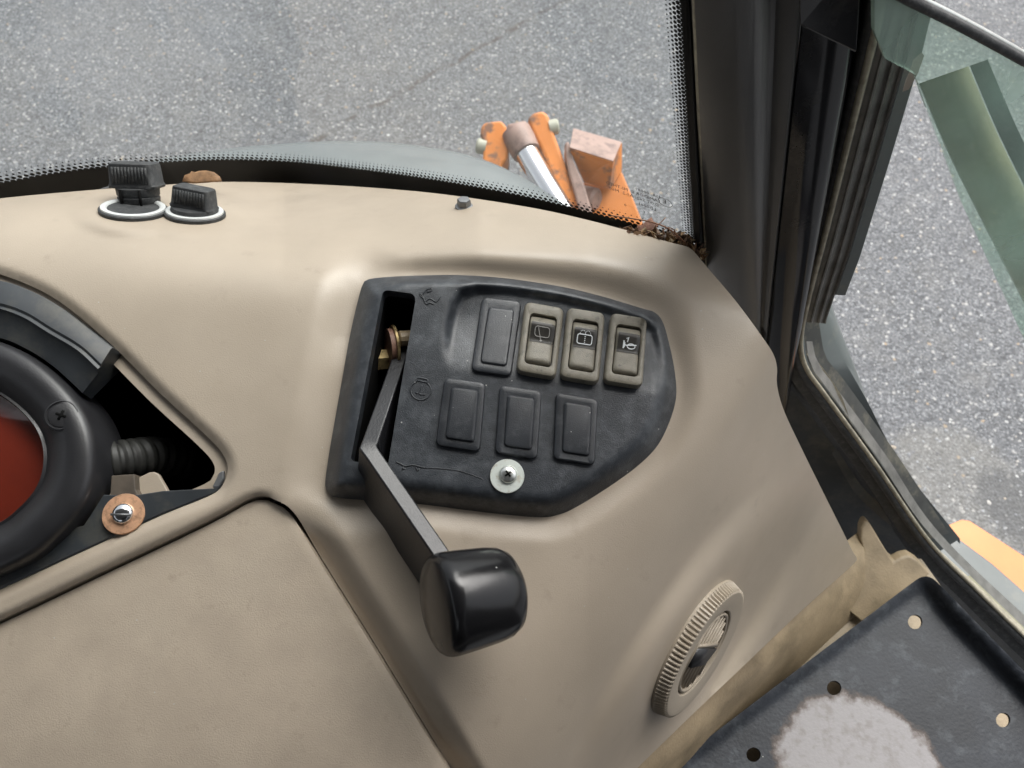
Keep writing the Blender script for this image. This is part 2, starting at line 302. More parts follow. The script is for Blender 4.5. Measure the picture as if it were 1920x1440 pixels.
def asphalt():
    m = bpy.data.materials.new('asphalt'); m.use_nodes = True; N = m.node_tree.nodes; L = m.node_tree.links; b = N['Principled BSDF']
    g = N.new('ShaderNodeNewGeometry'); P = g.outputs['Position']
    def noi(s, d=5, r=.6):
        t = N.new('ShaderNodeTexNoise'); t.inputs['Scale'].default_value = s; t.inputs['Detail'].default_value = d; t.inputs['Roughness'].default_value = r; L.new(P, t.inputs['Vector']); return t.outputs[0]
    def rng_(v, a, c, lo=0., hi=1.):
        t = N.new('ShaderNodeMapRange'); L.new(v, t.inputs['Value'])
        for k, x in zip(('From Min', 'From Max', 'To Min', 'To Max'), (a, c, lo, hi)): t.inputs[k].default_value = x
        return t.outputs[0]
    def mth(op, a, c):
        t = N.new('ShaderNodeMath'); t.operation = op
        for i, v in enumerate((a, c)):
            if isinstance(v, (int, float)): t.inputs[i].default_value = v
            else: L.new(v, t.inputs[i])
        return t.outputs[0]
    def mx(f, a, c, bt='MIX'):
        x = N.new('ShaderNodeMix'); x.data_type = 'RGBA'; x.blend_type = bt
        if isinstance(f, float): x.inputs[0].default_value = f
        else: L.new(f, x.inputs[0])
        for s, v in ((6, a), (7, c)):
            if isinstance(v, tuple): x.inputs[s].default_value = (*v, 1)
            else: L.new(v, x.inputs[s])
        return x.outputs[2]
    def vor(scale):
        v = N.new('ShaderNodeTexVoronoi'); v.inputs['Scale'].default_value = scale
        dn = N.new('ShaderNodeTexNoise'); dn.inputs['Scale'].default_value = scale * .7; L.new(P, dn.inputs['Vector'])
        mm = N.new('ShaderNodeVectorMath'); mm.operation = 'MULTIPLY_ADD'; L.new(dn.outputs['Color'], mm.inputs[0]); mm.inputs[1].default_value = (.9 / scale,) * 3; L.new(P, mm.inputs[2]); L.new(mm.outputs[0], v.inputs['Vector'])
        s = N.new('ShaderNodeSeparateColor'); L.new(v.outputs['Color'], s.inputs[0]); return v.outputs['Distance'], s
    d1, s1 = vor(120); d2, s2 = vor(210); d3, s3 = vor(75)
    c = mx(rng_(s1.outputs[0], 0, 1), (.080, .085, .093), (.165, .171, .180))
    c = mx(mth('MULTIPLY', mth('GREATER_THAN', s2.outputs[0], .72), mth('LESS_THAN', d2, .55)), c, (.27, .28, .29))
    c = mx(mth('MULTIPLY', mth('GREATER_THAN', s2.outputs[1], .80), .7), c, (.055, .056, .058))
    c = mx(mth('MULTIPLY', mth('GREATER_THAN', s3.outputs[0], .90), mth('LESS_THAN', d3, .38)), c, (.38, .38, .37))
    c = mx(mth('MULTIPLY', mth('GREATER_THAN', s3.outputs[1], .985), mth('LESS_THAN', d3, .35)), c, (.36, .28, .19))
    c = mx(rng_(noi(1.7, 6), .3, .75, 0, .25), c, (.075, .077, .082))
    c = mx(rng_(noi(9, 6), .5, .75, 0, .3), c, (.20, .195, .18))
    def blot(px, py, rad, colr, amt):
        nonlocal_c = W(px, py, float(hplane_d(px, py, 0.)))
        dd = N.new('ShaderNodeVectorMath'); dd.operation = 'DISTANCE'; L.new(P, dd.inputs[0]); dd.inputs[1].default_value = nonlocal_c
        e = mth('ADD', mth('DIVIDE', dd.outputs['Value'], rad), mth('MULTIPLY', noi(6, 8, .7), 1.3)); return mx(rng_(e, 1.35, 1.62, amt, 0), c, colr)
    c = blot(1800, 930, .22, (.24, .232, .205), .32)
    c = blot(1905, 950, .11, (.055, .058, .065), .5)
    c = blot(1500, 1050, .35, (.24, .232, .205), .2)
    c = blot(250, 60, .5, (.25, .26, .275), .12)
    # old brown crack line running across the lot
    sx = N.new('ShaderNodeSeparateXYZ'); L.new(P, sx.inputs[0])
    a = W(1060, 0, hplane_d(1060, 0, 0.)); e = W(640, 235, hplane_d(640, 235, 0.)); dv = nrm((e - a)[:2]); nn = (-dv[1], dv[0]); off = a[0] * nn[0] + a[1] * nn[1]
    ld = mth('SUBTRACT', mth('ADD', mth('MULTIPLY', sx.outputs[0], nn[0]), mth('MULTIPLY', sx.outputs[1], nn[1])), off)
    ld = mth('ABSOLUTE', mth('ADD', ld, mth('MULTIPLY', mth('SUBTRACT', noi(5, 4), .5), .10)), 0)
    c = mx(mth('MULTIPLY', rng_(ld, .004, .016, 1, 0), rng_(noi(14), .42, .6, 0, .75)), c, (.055, .045, .038))
    L.new(c, b.inputs['Base Color']); b.inputs['Roughness'].default_value = .72; b.inputs['Specular IOR Level'].default_value = .35
    bp = N.new('ShaderNodeBump'); bp.inputs['Strength'].default_value = .8; bp.inputs['Distance'].default_value = .003
    L.new(mth('ADD', mth('MULTIPLY', d1, -1), mth('MULTIPLY', d3, -.5)), bp.inputs['Height']); L.new(bp.outputs[0], b.inputs['Normal'])
    return m
# ================================================================== the ground
Z = np.zeros
V = [(-40, -40, 0), (40, -40, 0), (40, 60, 0), (-40, 60, 0)]
gr = mesh('asphalt_ground', V, [[0, 1, 2, 3]], asphalt(), None, False, origin=(0, 0, 0)); tag(gr, 'grey speckled asphalt ground under and around the machine', None, None, 'structure')
n = 42000
cx = rng.uniform(-3.2, 3.0, n); cy = rng.uniform(-.4, 4.4, n); keep = np.ones(n, bool)
s = np.abs(rng.normal(0, .0016, n)) + .0022; th = rng.uniform(0, 6.28, n); el = rng.uniform(.6, 1.0, n)
base = np.array([(math.cos(a), math.sin(a), 0) for a in np.linspace(0, 6.283, 5, False)] + [(.12, .1, .7)])
J = rng.uniform(.75, 1.25, (n, 6, 1)); B = base[None] * J * s[:, None, None]; B[:, :, 1] *= el[:, None]
X = B[:, :, 0] * np.cos(th)[:, None] - B[:, :, 1] * np.sin(th)[:, None] + cx[:, None]; Y = B[:, :, 0] * np.sin(th)[:, None] + B[:, :, 1] * np.cos(th)[:, None] + cy[:, None]
Vc = np.stack([X, Y, B[:, :, 2] * .8 + .0005], 2).reshape(-1, 3)
Ft = np.array([[i, (i + 1) % 5, 5] for i in range(5)]); Fa = (Ft[None] + (np.arange(n) * 6)[:, None, None]).reshape(-1)
me = bpy.data.meshes.new('stone_chips'); me.vertices.add(n * 6); me.vertices.foreach_set('co', Vc.ravel()); me.loops.add(len(Fa)); me.loops.foreach_set('vertex_index', Fa.astype(np.int32))
me.polygons.add(n * 5); me.polygons.foreach_set('loop_start', np.arange(0, n * 15, 3, dtype=np.int32)); me.update(); me.validate(); me.materials.append(chips())
o = bpy.data.objects.new('stone_chips', me); link(o, (0, 0, 0), None); tag(o, 'pale stone chips bedded in the grey asphalt', 'gravel', None, 'stuff')

# ================================================================== the dashboard console
nA = nrm((0.0, .26, .966)); wA = plane(950, 740, .47, nA)
nC = nrm((.677, -.33, .66)); wC = plane(1150, 1080, 1 / float(wA(1150, 1080)), nC)
NA = cam2w(nA); NC = cam2w(nC)
ycx = np.array([-400, 0, 200, 400, 530, 700, 900, 1100, 1250, 1400, 1800]); ycy = np.array([420, 440, 455, 487, 508, 488, 462, 470, 505, 560, 760])
ks = np.array([40, 40, 36, 26, 20, 26, 26, 24, 20, 18, 18])
panel_out = crom([(690, 524), (730, 519), (800, 516), (870, 516), (950, 522), (1050, 537), (1130, 556), (1200, 577), (1228, 586), (1244, 606), (1258, 650), (1268, 700), (1270, 745),
                  (1258, 790), (1235, 835), (1200, 872), (1150, 910), (1090, 948), (1052, 966), (1008, 972), (900, 962), (800, 949), (700, 939), (640, 934), (618, 928), (610, 910), (614, 870),
                  (624, 810), (640, 720), (656, 630), (672, 560), (680, 534)], True, 8)
pod_open = np.concatenate([crom([(-330, 640), (-200, 500), (-100, 490), (0, 514), (100, 558), (200, 638), (300, 737), (385, 815), (417, 850), (427, 878), (420, 905), (396, 928), (300, 968), (150, 1037), (0, 1106), (-150, 1170)], False, 9), lin([(-150, 1170), (-330, 1120)], False, 9)[1:]])
lid_out = np.concatenate([crom([(503, 934), (548, 962), (600, 1048), (700, 1208), (800, 1372), (842, 1442), (872, 1500), (870, 1560), (830, 1600)], False, 9), lin([(830, 1600), (-900, 1600), (-900, 1580)], False, 14)[1:-1],
    crom([(-900, 1580), (-330, 1318), (0, 1166), (200, 1071), (380, 985), (462, 941)], False, 9)[:-1], crom([(462, 941), (482, 934), (503, 934)], False, 6)[:-1]])
cons_out = np.concatenate([
    crom([(-920, 540), (-600, 468), (-330, 418), (-120, 388), (0, 372), (150, 358), (300, 347), (430, 341), (600, 346), (750, 356), (860, 368), (1000, 390), (1100, 412), (1180, 433), (1255, 454), (1287, 462), (1300, 470)], False, 10)[:-1],
    crom([(1300, 470), (1325, 500), (1380, 565), (1428, 630), (1450, 664), (1457, 690), (1457, 722), (1470, 770), (1505, 845), (1550, 936), (1600, 1036)], False, 9)[:-1],
    crom([(1600, 1036), (1607, 1048), (1598, 1060)], False, 5)[:-1],
    crom([(1598, 1060), (1500, 1148), (1400, 1243), (1300, 1338), (1195, 1440), (1060, 1570), (930, 1700)], False, 10)[:-1], lin([(930, 1700), (915, 1720), (-920, 1720), (-920, 540)], False, 20)[:-1]])
vn_cam = nrm((.735, -.388, .558)); vent_d = None
sn_cam = nrm((.27, .855, .443)); SOCK = [(251., 397.), (366., 404.)]
def cons_base(x, y):
    x = np.asarray(x, float); y = np.asarray(y, float)
    yc = np.interp(x, ycx, ycy); k = np.interp(x, ycx, ks)
    a = wA(x, y) - .0023 * softplus(yc - y, k) - .0016 * softplus(yc - 75 - y, 18)
    kk = np.interp(x + 0 * y, [800, 1100, 1300, 1457], [.34, .30, .17, .07])
    c = wC(x, y)
    w = smin(a, c, kk)
    return 1 / np.maximum(w, .8)
cbx = (np.clip((1440 - 700) / 800, 0, 1))
wV = plane(1303, 1212, float(cons_base(np.array([1303.]), np.array([1212.]))[0]), vn_cam)
_q = [np.array([(q[0] - 960) / F, -(q[1] - 720) / F, -1]) * float(cons_base(np.array([q[0]]), np.array([q[1]]))[0]) for q in SOCK]
_t = nrm(_q[1] - _q[0]); sn_cam = nrm(sn_cam - _t * _t.dot(sn_cam)); wS = plane(SOCK[0][0], SOCK[0][1], -_q[0][2], sn_cam)
def cons_d(x, y):
    x = np.asarray(x, float); y = np.asarray(y, float); P = np.stack([x, y], 1); d = cons_base(x, y)
    dp = pdist(P, panel_out); dp = np.where(inside(P, panel_out), 0, dp)
    wid = 52 + 34 * ss(760, 660, x) + 26 * ss(900, 1200, x) * ss(640, 540, y)
    amp = .0045 + .0065 * ss(700, 520, y) * ss(1290, 1150, x) + .003 * ss(760, 640, x)
    amp = amp * (.55 + .45 * np.clip(np.hypot(x - 660, y - 515) / 120, 0, 1))
    d = d + np.minimum(amp, .013) * (1 - ss(0, 1, dp / wid)) ** 1.2
    dl = pdist(P, lid_out); dl = np.where(inside(P, lid_out), 0, dl); right = ss(480, 540, x)
    d = d + (.015 * right * ss(930, 1060, y + .3 * (x - 540)) * (1 - ss(0, 62, dl)) + .004 * (1 - right) * (1 - ss(0, 14, dl)))
    do = pdist(P, pod_open); d = d + .004 * (1 - ss(0, 16, do))
    # raised bead left of the panel and a small moulded dimple beside the bolt
    d = d - .0025 * np.exp(-((x - 905) / 22) ** 2 - ((y - 402) / 12) ** 2) - .003 * np.exp(-((x - 880) / 34) ** 2 - ((y - 398) / 20) ** 2)
    # flat boss that carries the vent, flat seats for the two sockets
    ux = ((x - 1303) * .56 - (y - 1212) * .83); uy = ((x - 1303) * .83 + (y - 1212) * .56)
    e = np.sqrt((ux / 131) ** 2 + (uy / 34) ** 2); k = 1 - ss(1.0, 3.2, e)
    d = d + (np.clip(1 / np.maximum(wV(x, y), .9), d - .05, d + .05) - d) * k
    e = np.full(x.shape, 99.)
    for qx, qy in SOCK: e = np.minimum(e, np.sqrt(((x - qx) / 58) ** 2 + ((y - qy) / 24) ** 2))
    k = 1 - ss(1.15, 2.2, e); d = d + (np.clip(1 / np.maximum(wS(x, y), .9), d - .03, d + .03) - d) * k
    return d
cons = thing('dashboard_console', W(700, 1000, .75), 'beige moulded plastic dashboard console below the windshield', 'dashboard')
hole_panel = shrink(panel_out, 7)
pod_hole = pod_open; lid_hole = shrink(lid_out, -3)
# the lid and pod hole share the left and bottom borders with the outline: keep them inside it
clipx = lambda p: np.stack([np.maximum(p[:, 0], -318), np.minimum(p[:, 1], 1708)], 1)
pod_hole = clipx(pod_hole)
P2, V3, F3 = sheet(cons_out, [hole_panel, pod_hole, lid_hole], cons_d, 9)
mb = MB(); mb.add(V3, F3.tolist())
cover = mb.build('cover', M['beige'], cons, ang=None)
def skirt(poly, dfun, off, name, m, parent, closed=True, d0=0.0):
    A = loop3(poly, dfun, d0); V, Fc = loft([A, A + np.asarray(off)], closed); return autosmooth(mesh(name, V, Fc, m, parent), 40)
skirt(cons_out, cons_d, -NA * .12, 'edge_return', M['beige'], cons, d0=.0002)
skirt(lid_hole, cons_d, -NA * .03, 'lid_recess_wall', M['beige'], cons, d0=.0002)
# opening ledge, and an added near-black box for the shade inside
ledge_in = clipx(shrink(pod_open, 24)); ld_in = clipx(shrink(pod_open, -1))
A0 = loop3(ld_in, cons_d, .0045); A1 = loop3(ledge_in, cons_d, .0075); A2 = A1 - NA * .010
V, Fc = loft([A0, A1, A2]); autosmooth(mesh('opening_ledge', V, Fc, M['beige'], cons), 40)
V, Fc = loft([A2, A2 - NA * .16], True, False, True); mesh('cavity_shade_box', V, Fc, M['void'], cons, False)
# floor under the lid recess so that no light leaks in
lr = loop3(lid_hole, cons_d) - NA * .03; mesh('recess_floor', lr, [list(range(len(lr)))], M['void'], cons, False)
# lid
def lid_d(x, y):
    P = np.stack([np.asarray(x, float), np.asarray(y, float)], 1); d = 1 / wA(x, y) + .0065
    e = pdist(P, lid_out); return d + .0022 * (1 - ss(0, 8, e)) ** 2 - .0018 * ss(0, 260, e)
lid_in = lid_out
P2, V3, F3 = sheet(shrink(lid_in, 4), [], lid_d, 12)
lid = mesh('lid', V3, F3, M['beige_lid'], cons); tag(lid, 'large flat beige lid at the lower left')
skirt(shrink(lid_in, 4), lid_d, -NA * .012, 'lid_edge', M['beige_lid'], lid, d0=.0001)

# ================================================================== switch panel
TOPH = .0095
pocket_edge = np.array([(838, 700), (832, 660), (836, 610), (846, 570), (862, 546), (890, 534), (950, 534), (1050, 549), (1130, 568), (1200, 590), (1232, 615), (1246, 680), (1250, 745), (1100, 730), (960, 712)])
def pocket(P):
    s_ = sdf(P, pocket_edge); x, y = P[:, 0], P[:, 1]
    hinge = 700 + (x - 840) * .125
    dep = .0085 * ss(0, 1, np.clip((hinge - y) / 120, 0, 1)) 
    return dep * ss(6, -17, s_)
def panel_d(x, y):
    x = np.asarray(x, float); y = np.asarray(y, float); P = np.stack([x, y], 1); e = pdist(P, panel_out)
    bw = 34 - 20 * ss(640, 560, y) * ss(690, 760, x) - 8 * ss(720, 660, x)
    t = e / bw; t = smin(t, np.ones_like(t), .45); t = np.clip(t, 0, 1)
    return 1 / wA(x, y) + .0055 - (TOPH + .0055) * t + pocket(P)
def panel_top(x, y):                           # plate level without the edge rounding
    x = np.atleast_1d(np.asarray(x, float)); y = np.atleast_1d(np.asarray(y, float)); P = np.stack([x, y], 1)
    return 1 / wA(x, y) - TOPH + pocket(P)
sp = thing('switch_panel', W(930, 780, .49), 'black plastic switch panel set into the beige console', 'switch panel')
slot = roundpoly([(718, 543), (781, 551), (727, 874), (657, 864)], [12, 16, 6, 8])
slot = lin(slot, True, 7)
P2, V3, F3 = sheet(panel_out, [slot], panel_d, 5.5)
mesh('faceplate', V3, F3, M['black'], sp)
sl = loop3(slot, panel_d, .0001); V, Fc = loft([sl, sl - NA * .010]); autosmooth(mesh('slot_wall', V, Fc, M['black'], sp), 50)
V, Fc = loft([sl - NA * .010 , sl - NA * .12], True, False, True); mesh('slot_shade_box', V, Fc, M['void'], sp, False)  # added black box, gives the slot its shade
def quadmap(q, lift=0):
    q = [np.asarray(p, float) for p in q]
    def f(u, v, h=0):
        u, v, h = np.broadcast_arrays(np.asarray(u, float), np.asarray(v, float), np.asarray(h, float))
        p = (q[0] * ((1 - u) * (1 - v))[..., None] + q[1] * (u * (1 - v))[..., None] + q[2] * (u * v)[..., None] + q[3] * ((1 - u) * v)[..., None])
        sh = p.shape[:-1]; d = panel_top(p[..., 0].ravel(), p[..., 1].ravel()).reshape(sh)
        return W(p[..., 0], p[..., 1], d) + NA * (h[..., None] + lift)
    return f
def rrect(u0, v0, u1, v1, ru, rv, seg=5):
    out = []
    for cu, cv, a0 in ((u1 - ru, v0 + rv, -90), (u1 - ru, v1 - rv, 0), (u0 + ru, v1 - rv, 90), (u0 + ru, v0 + rv, 180)):
        for k in range(seg + 1): a = math.radians(a0 + 90 * k / seg); out.append((cu + ru * math.cos(a), cv + rv * math.sin(a)))
    return np.array(out)
def pad(f, u0, v0, u1, v1, ru, rv, prof, cap=True):   # prof: (inset, height) rings
    rings = []
    for ins, h in prof:
        r = rrect(u0 + ins, v0 + ins * .55, u1 - ins, v1 - ins * .55, max(.01, ru - ins * .8), max(.006, rv - ins * .45)); rings.append(f(r[:, 0], r[:, 1], h))
    return loft(rings, True, False, cap)
blanks = [((904, 559), (978, 568), (958, 708), (883, 697)), ((834, 710), (911, 720), (900, 849), (817, 836)), ((937, 724), (1016, 735), (1007, 863), (928, 851)), ((1042, 737), (1121, 750), (1114, 874), (1037, 862))]
for i, q in enumerate(blanks):
    f = quadmap(q)
    a = MB().add(*pad(f, 0, 0, 1, 1, .14, .08, [(0, -.004), (0, .0016), (.02, .0026), (.05, .0030), (.17, .0028)], True)).build('blank_cover', M['blank'], sp)
    MB().add(*pad(f, .20, .13, .86, .88, .09, .05, [(-.012, .0020), (0, .0034), (.03, .0042), (.07, .0044)], True)).build('inset', M['blank'], a)
rockers = [((984, 570), (1057, 583), (1041, 714), (967, 701)), ((1063, 581), (1133, 592), (1121, 724), (1048, 712)), ((1144, 591), (1211, 602), (1202, 731), (1129, 720))]
def ribbon(mb, pts, width, f, lift=0.0):       # flat printed line; pts in (u,v) of the map f, width in metres
    A = f(np.array([p[0] for p in pts]), np.array([p[1] for p in pts]), lift); T = np.gradient(A, axis=0); T /= np.linalg.norm(T, axis=1)[:, None] + 1e-12
    S = np.cross(T, NA); S /= np.linalg.norm(S, axis=1)[:, None]; n = len(A); V = np.concatenate([A + S * width / 2, A - S * width / 2])
    mb.add(V, [[i, i + 1, n + i + 1, n + i] for i in range(n - 1)])
def arc(cx, cy, rx, ry, a0, a1, n=16): return [(cx + rx * math.cos(math.radians(a)), cy + ry * math.sin(math.radians(a))) for a in np.linspace(a0, a1, n)]
rlab = ['worn khaki rocker switch with rear wiper symbol', 'khaki rocker switch with window washer symbol', 'khaki rocker switch with white horn symbol']
for i, q in enumerate(rockers):
    f = quadmap(q, .002)
    # bezel with a real opening
    ro = [rrect(0 + e, 0 + e * .55, 1 - e, 1 - e * .55, .16 - e * .5, .09 - e * .3) for e in (0, 0, .03, .08)]; hh = (-.007, .0022, .0042, .0050)
    ri = [rrect(.17, .155, .86, .875, .11, .06), rrect(.18, .16, .85, .87, .10, .055), rrect(.18, .16, .85, .87, .10, .055)]; hi = (.0048, .0042, -.006)
    V, Fc = loft([f(r[:, 0], r[:, 1], h) for r, h in zip(ro + ri, hh + hi)]); bz = autosmooth(mesh('rocker_switch', V, Fc, M['switch'], sp), 40); tag(bz, rlab[i])
    # rocker: tilted paddle, high at its upper third
    us = np.r_[0, .012, np.linspace(.06, .94, 7), .988, 1]; vs = np.linspace(0, 1, 25); U, Vv = np.meshgrid(us, vs)
    def hgt(u, v):
        h = np.interp(v, [0, .04, .14, .20, .26, .52, .90, .97, 1], [-.002, .0040, .0074, .0088, .0085, .0052, .0058, .0045, -.002])
        edge = np.minimum(u, 1 - u); return h - .0013 * (1 - ss(0, .10, edge)) - .008 * (edge < .001)
    uu = .192 + .646 * U; vv = .172 + .69 * Vv
    rv_ = f(uu, vv, hgt(U, Vv)).reshape(-1, 3); nu = len(us)
    Fc = [[a * nu + b, a * nu + b + 1, (a + 1) * nu + b + 1, (a + 1) * nu + b] for a in range(len(vs) - 1) for b in range(nu - 1)]
    rk = mesh('rocker', rv_, Fc, M['switch'], bz)
    # dark lens over the upper half
    lu = np.linspace(.08, .985, 9); lv = np.linspace(.185, .55, 12); U, Vv = np.meshgrid(lu, lv); 
    lensf = lambda u, v, h=0: f(.192 + .646 * np.asarray(u), .172 + .69 * np.asarray(v), hgt(np.asarray(u, float), np.asarray(v, float)) + .0003 + np.asarray(h))
    Fc = [[a * 9 + b, a * 9 + b + 1, (a + 1) * 9 + b + 1, (a + 1) * 9 + b] for a in range(11) for b in range(8)]
    mesh('dark_lens', lensf(U, Vv).reshape(-1, 3), Fc, M['switch_dark'], bz)
    mb = MB(); z = .0003; lw = .00042
    if i == 0:
        r = rrect(.24, .27, .80, .45, .10, .05, 4); ribbon(mb, [tuple(p) for p in r] + [tuple(r[0])], lw, lensf, z); ribbon(mb, lin([(.36, .29), (.50, .52)], False, .04).tolist(), lw, lensf, z)
        ribbon(mb, [(.48, .505), (.53, .53)], .0012, lensf, z); mm = M['grey_print']
    elif i == 1:
        r = rrect(.22, .31, .80, .48, .08, .04, 4); ribbon(mb, [tuple(p) for p in r] + [tuple(r[0])], lw * 1.4, lensf, z)
        for k in range(4): ribbon(mb, [(.52, .335 + .035 * k), (.52, .355 + .035 * k)], lw * 1.4, lensf, z)
        for c0 in (.42, .62):
            for a0 in range(180, 361, 36): p = arc(c0, .295, .11, .055, a0, a0 + 16, 3); ribbon(mb, p, lw, lensf, z)
        mm = M['white']
    else:
        ribbon(mb, [(.33, .34), (.33, .48)], .0008, lensf, z); ribbon(mb, [(.36, .37), (.36, .46)], .0010, lensf, z); ribbon(mb, [(.36, .415), (.46, .42), (.85, .395)], .0007, lensf, z); ribbon(mb, arc(.64, .43, .16, .045, 0, 360, 20), lw * 1.4, lensf, z)
        ribbon(mb, [(.42, .30), (.50, .27), (.47, .36)], .0006, lensf, z); mm = M['white']
    mb.build('symbol', mm, bz, ang=None)
# moulded symbols on the plate
pf = lambda u, v, h=0: W(np.asarray(u, float), np.asarray(v, float), panel_top(u, v)) + NA * np.asarray(h)
def ptube(mb, pts, r=.00045):
    p = crom([np.array(k, float) for k in pts], False, 3) if len(pts) > 2 else np.array(pts, float); mb.add(*tube(pf(p[:, 0], p[:, 1], .0001), r, 5))
mb = MB()
for pts in ([(787, 550), (793, 556), (797, 566), (806, 560), (818, 566), (826, 556)], [(793, 552), (800, 543), (810, 541), (807, 546), (800, 548)], [(797, 566), (799, 571), (806, 568), (813, 571)], [(787, 550), (789, 556), (795, 560)]): ptube(mb, pts)
mb.build('hare_symbol', M['blank'], sp, ang=None)
mb = MB(); ptube(mb, arc(789, 732, 19, 18, -60, 240, 24)); ptube(mb, [(781, 717), (783, 709), (802, 712), (800, 719)]); ptube(mb, [(783, 714), (800, 717)]); ptube(mb, [(792, 722), (786, 738), (798, 740)]); ptube(mb, [(779, 736), (784, 738)])
mb.build('engine_symbol', M['blank'], sp, ang=None)
mb = MB(); ptube(mb, [(742, 866), (752, 870), (760, 874), (775, 872), (790, 876), (797, 877)]); ptube(mb, [(757, 875), (754, 881), (760, 878)]); ptube(mb, [(780, 876), (783, 883), (787, 878)]); ptube(mb, [(797, 877), (830, 879), (865, 884), (905, 898)], .0003)
mb.build('turtle_symbol', M['blank'], sp, ang=None)
# screw with washer
def frame_at(px, py, d, n): return W(px, py, d), nrm(n)
sc_c = W(951, 893, float(panel_top(951, 893)[0])); R1 = .0100
wz = MB().add(*lathe(sc_c, NA, [(.0035, .0004), (R1 * .97, .0004), (R1, .0008), (R1 * .98, .0018), (.0045, .0019)], 36)).build('washer', M['zinc_pale'], sp)
s1 = sc_c + NA * .0018 + cam2w((.0006, .0008, 0)); sw = MB().add(*lathe(s1, NA, [(.0052, 0), (.0052, .0008), (.0047, .0018), (.0034, .0026), (.0015, .0030), (.0001, .0031)], 28)).build('screw', M['zinc'], sp)
mb = MB(); xa = nrm(RIGHT * .8 + np.cross(NA, RIGHT) * .6); ya = np.cross(NA, xa)
mb.add(*box(s1 + NA * .0027, xa * .0021, ya * .0005, NA * .0006)); mb.add(*box(s1 + NA * .00275, ya * .0021, xa * .0005, NA * .0006)); mb.build('cross_slot', M['void'], sw, ang=None)

# ================================================================== throttle lever
lv = thing('throttle_lever', W(750, 660, .515), 'flat black cranked hand lever with glossy barrel knob', 'lever')
a0 = W(759, 640, .498); a1 = W(690, 838, .437); a2 = W(838, 1052, .408)
Wd = W(676, 925, .466) - W(683, 845, .437); Wd = nrm(Wd)
bw = .040; tk = .0092; Wd1 = nrm(W(704, 922, .470) - W(683, 845, .437))
d1 = nrm(a1 - a0); d2 = nrm(a2 - a1); n1 = nrm(np.cross(Wd1, d1)); n2 = nrm(np.cross(Wd, d2))
def seg_ring(p, nn, wv=bw, t=tk, wd=Wd): return [p + nn * t / 2, p - nn * t / 2, p - nn * t / 2 + wd * wv, p + nn * t / 2 + wd * wv]
nm = nrm(n1 + n2); km = 1 / max(.5, nm.dot(n1))
rings = [seg_ring(a0, n1, bw * .5, tk, Wd1), seg_ring(a0 + d1 * .02, n1, bw * .8, tk, Wd1), seg_ring(a1 - d1 * .006, n1, bw, tk, Wd1), seg_ring(a1, nm, bw, tk * km), seg_ring(a1 + d2 * .006, n2), seg_ring(a2 - d2 * .002, n2), seg_ring(a2 + d2 * .02, n2, bw * .7)]
V, Fc = loft(rings, True, True, True); arm = bevel(autosmooth(mesh('arm', V, Fc, M['lever_black'], lv), 25), .0009, 3)
kc = W(820, 1136, .385); kax = nrm(cam2w((-.80, -.06, .42))); rb = .0252
prof = [(.0001, -.0440), (.010, -.0438), (.0165, -.0428), (.0208, -.0400), (.0232, -.0355), (.0243, -.0290), (.0254, -.015), (.0258, -.006), (.0256, -.0036), (.0249, -.0014), (.0236, .0002), (.0215, .0013), (.016, .0028), (.008, .0038), (.0001, .0041)]
kn = mesh('knob', *lathe(kc, kax, prof, 72), M['gloss_black'], lv)
# pivot hardware seen through the slot
pc = W(740, 650, .496); pax = nrm(cam2w((-.93, -.1, .36)))
MB().add(*lathe(pc, pax, [(.0035, -.0006), (.0140, -.0006), (.0144, 0), (.0140, .0012), (.0035, .0014)], 30)).build('pivot_washer', M['brass'], lv)
MB().add(*lathe(pc + pax * .0014, pax, [(.0120, 0), (.0120, .0030), (.004, .0032)], 30)).build('lock_plate', M['rust'], lv)
mb = MB().add(*lathe(W(717, 676, .500), pax, [(.0075, -.008), (.0075, .006), (.0066, .0068), (.0001, .0068)], 6)); mb.build('pivot_bolt', M['brass'], lv, 20)
mb = MB().add(*lathe(W(764, 634, .492), pax, [(.0052, -.006), (.0052, .005), (.0045, .0057), (.0001, .0057)], 12)); mb.build('pivot_nut', M['tan'], lv, 20)

# ================================================================== instrument pod in the opening
pod = thing('instrument_pod', W(0, 900, .55), 'round black instrument pod with red reflection painted in its lens, at the left edge', 'instrument')
podc = (-75, 862)
def pd(off): return 1 / float(wA(*podc)) + off
ring_pts = [(-60, 628), (0, 642), (60, 668), (118, 712), (165, 768), (187, 830), (184, 900), (160, 958), (112, 1012), (50, 1058), (-60, 1096), (-190, 1080), (-290, 980), (-320, 860), (-280, 720), (-180, 640)]
Rout = crom(ring_pts, True, 9); cen = np.array(podc, float)
def podring(sc, h):
    r = cen + (Rout - cen) * sc; return W(r[:, 0], r[:, 1], 1 / wA(r[:, 0], r[:, 1])) + NA * h
rings = [podring(1.0, -.03), podring(1.0, .004), podring(.985, .0075), podring(.95, .010), podring(.86, .011), podring(.75, .009), podring(.665, .0035), podring(.63, .0015), podring(.612, .0025), podring(.60, .0005), podring(.595, -.012)]
V, Fc = loft(rings); autosmooth(mesh('bezel_ring', V, Fc, M['pod'], pod), 50)
# lens: domed smoked cover and a red disc behind it that paints the reflection
rings = [podring(.60, .0008), podring(.5, .0030), podring(.38, .0050), podring(.2, .0068), podring(.02, .0072)]; V, Fc = loft(rings, True, False, True); mesh('lens_cover', V, Fc, M['pod_lens'], pod)
rings = [podring(.598, -.012), podring(.5, -.010), podring(.3, -.008), podring(.02, -.008)]; V, Fc = loft(rings, True, False, True); mesh('red_reflection_disc', V, Fc, M['red'], pod)
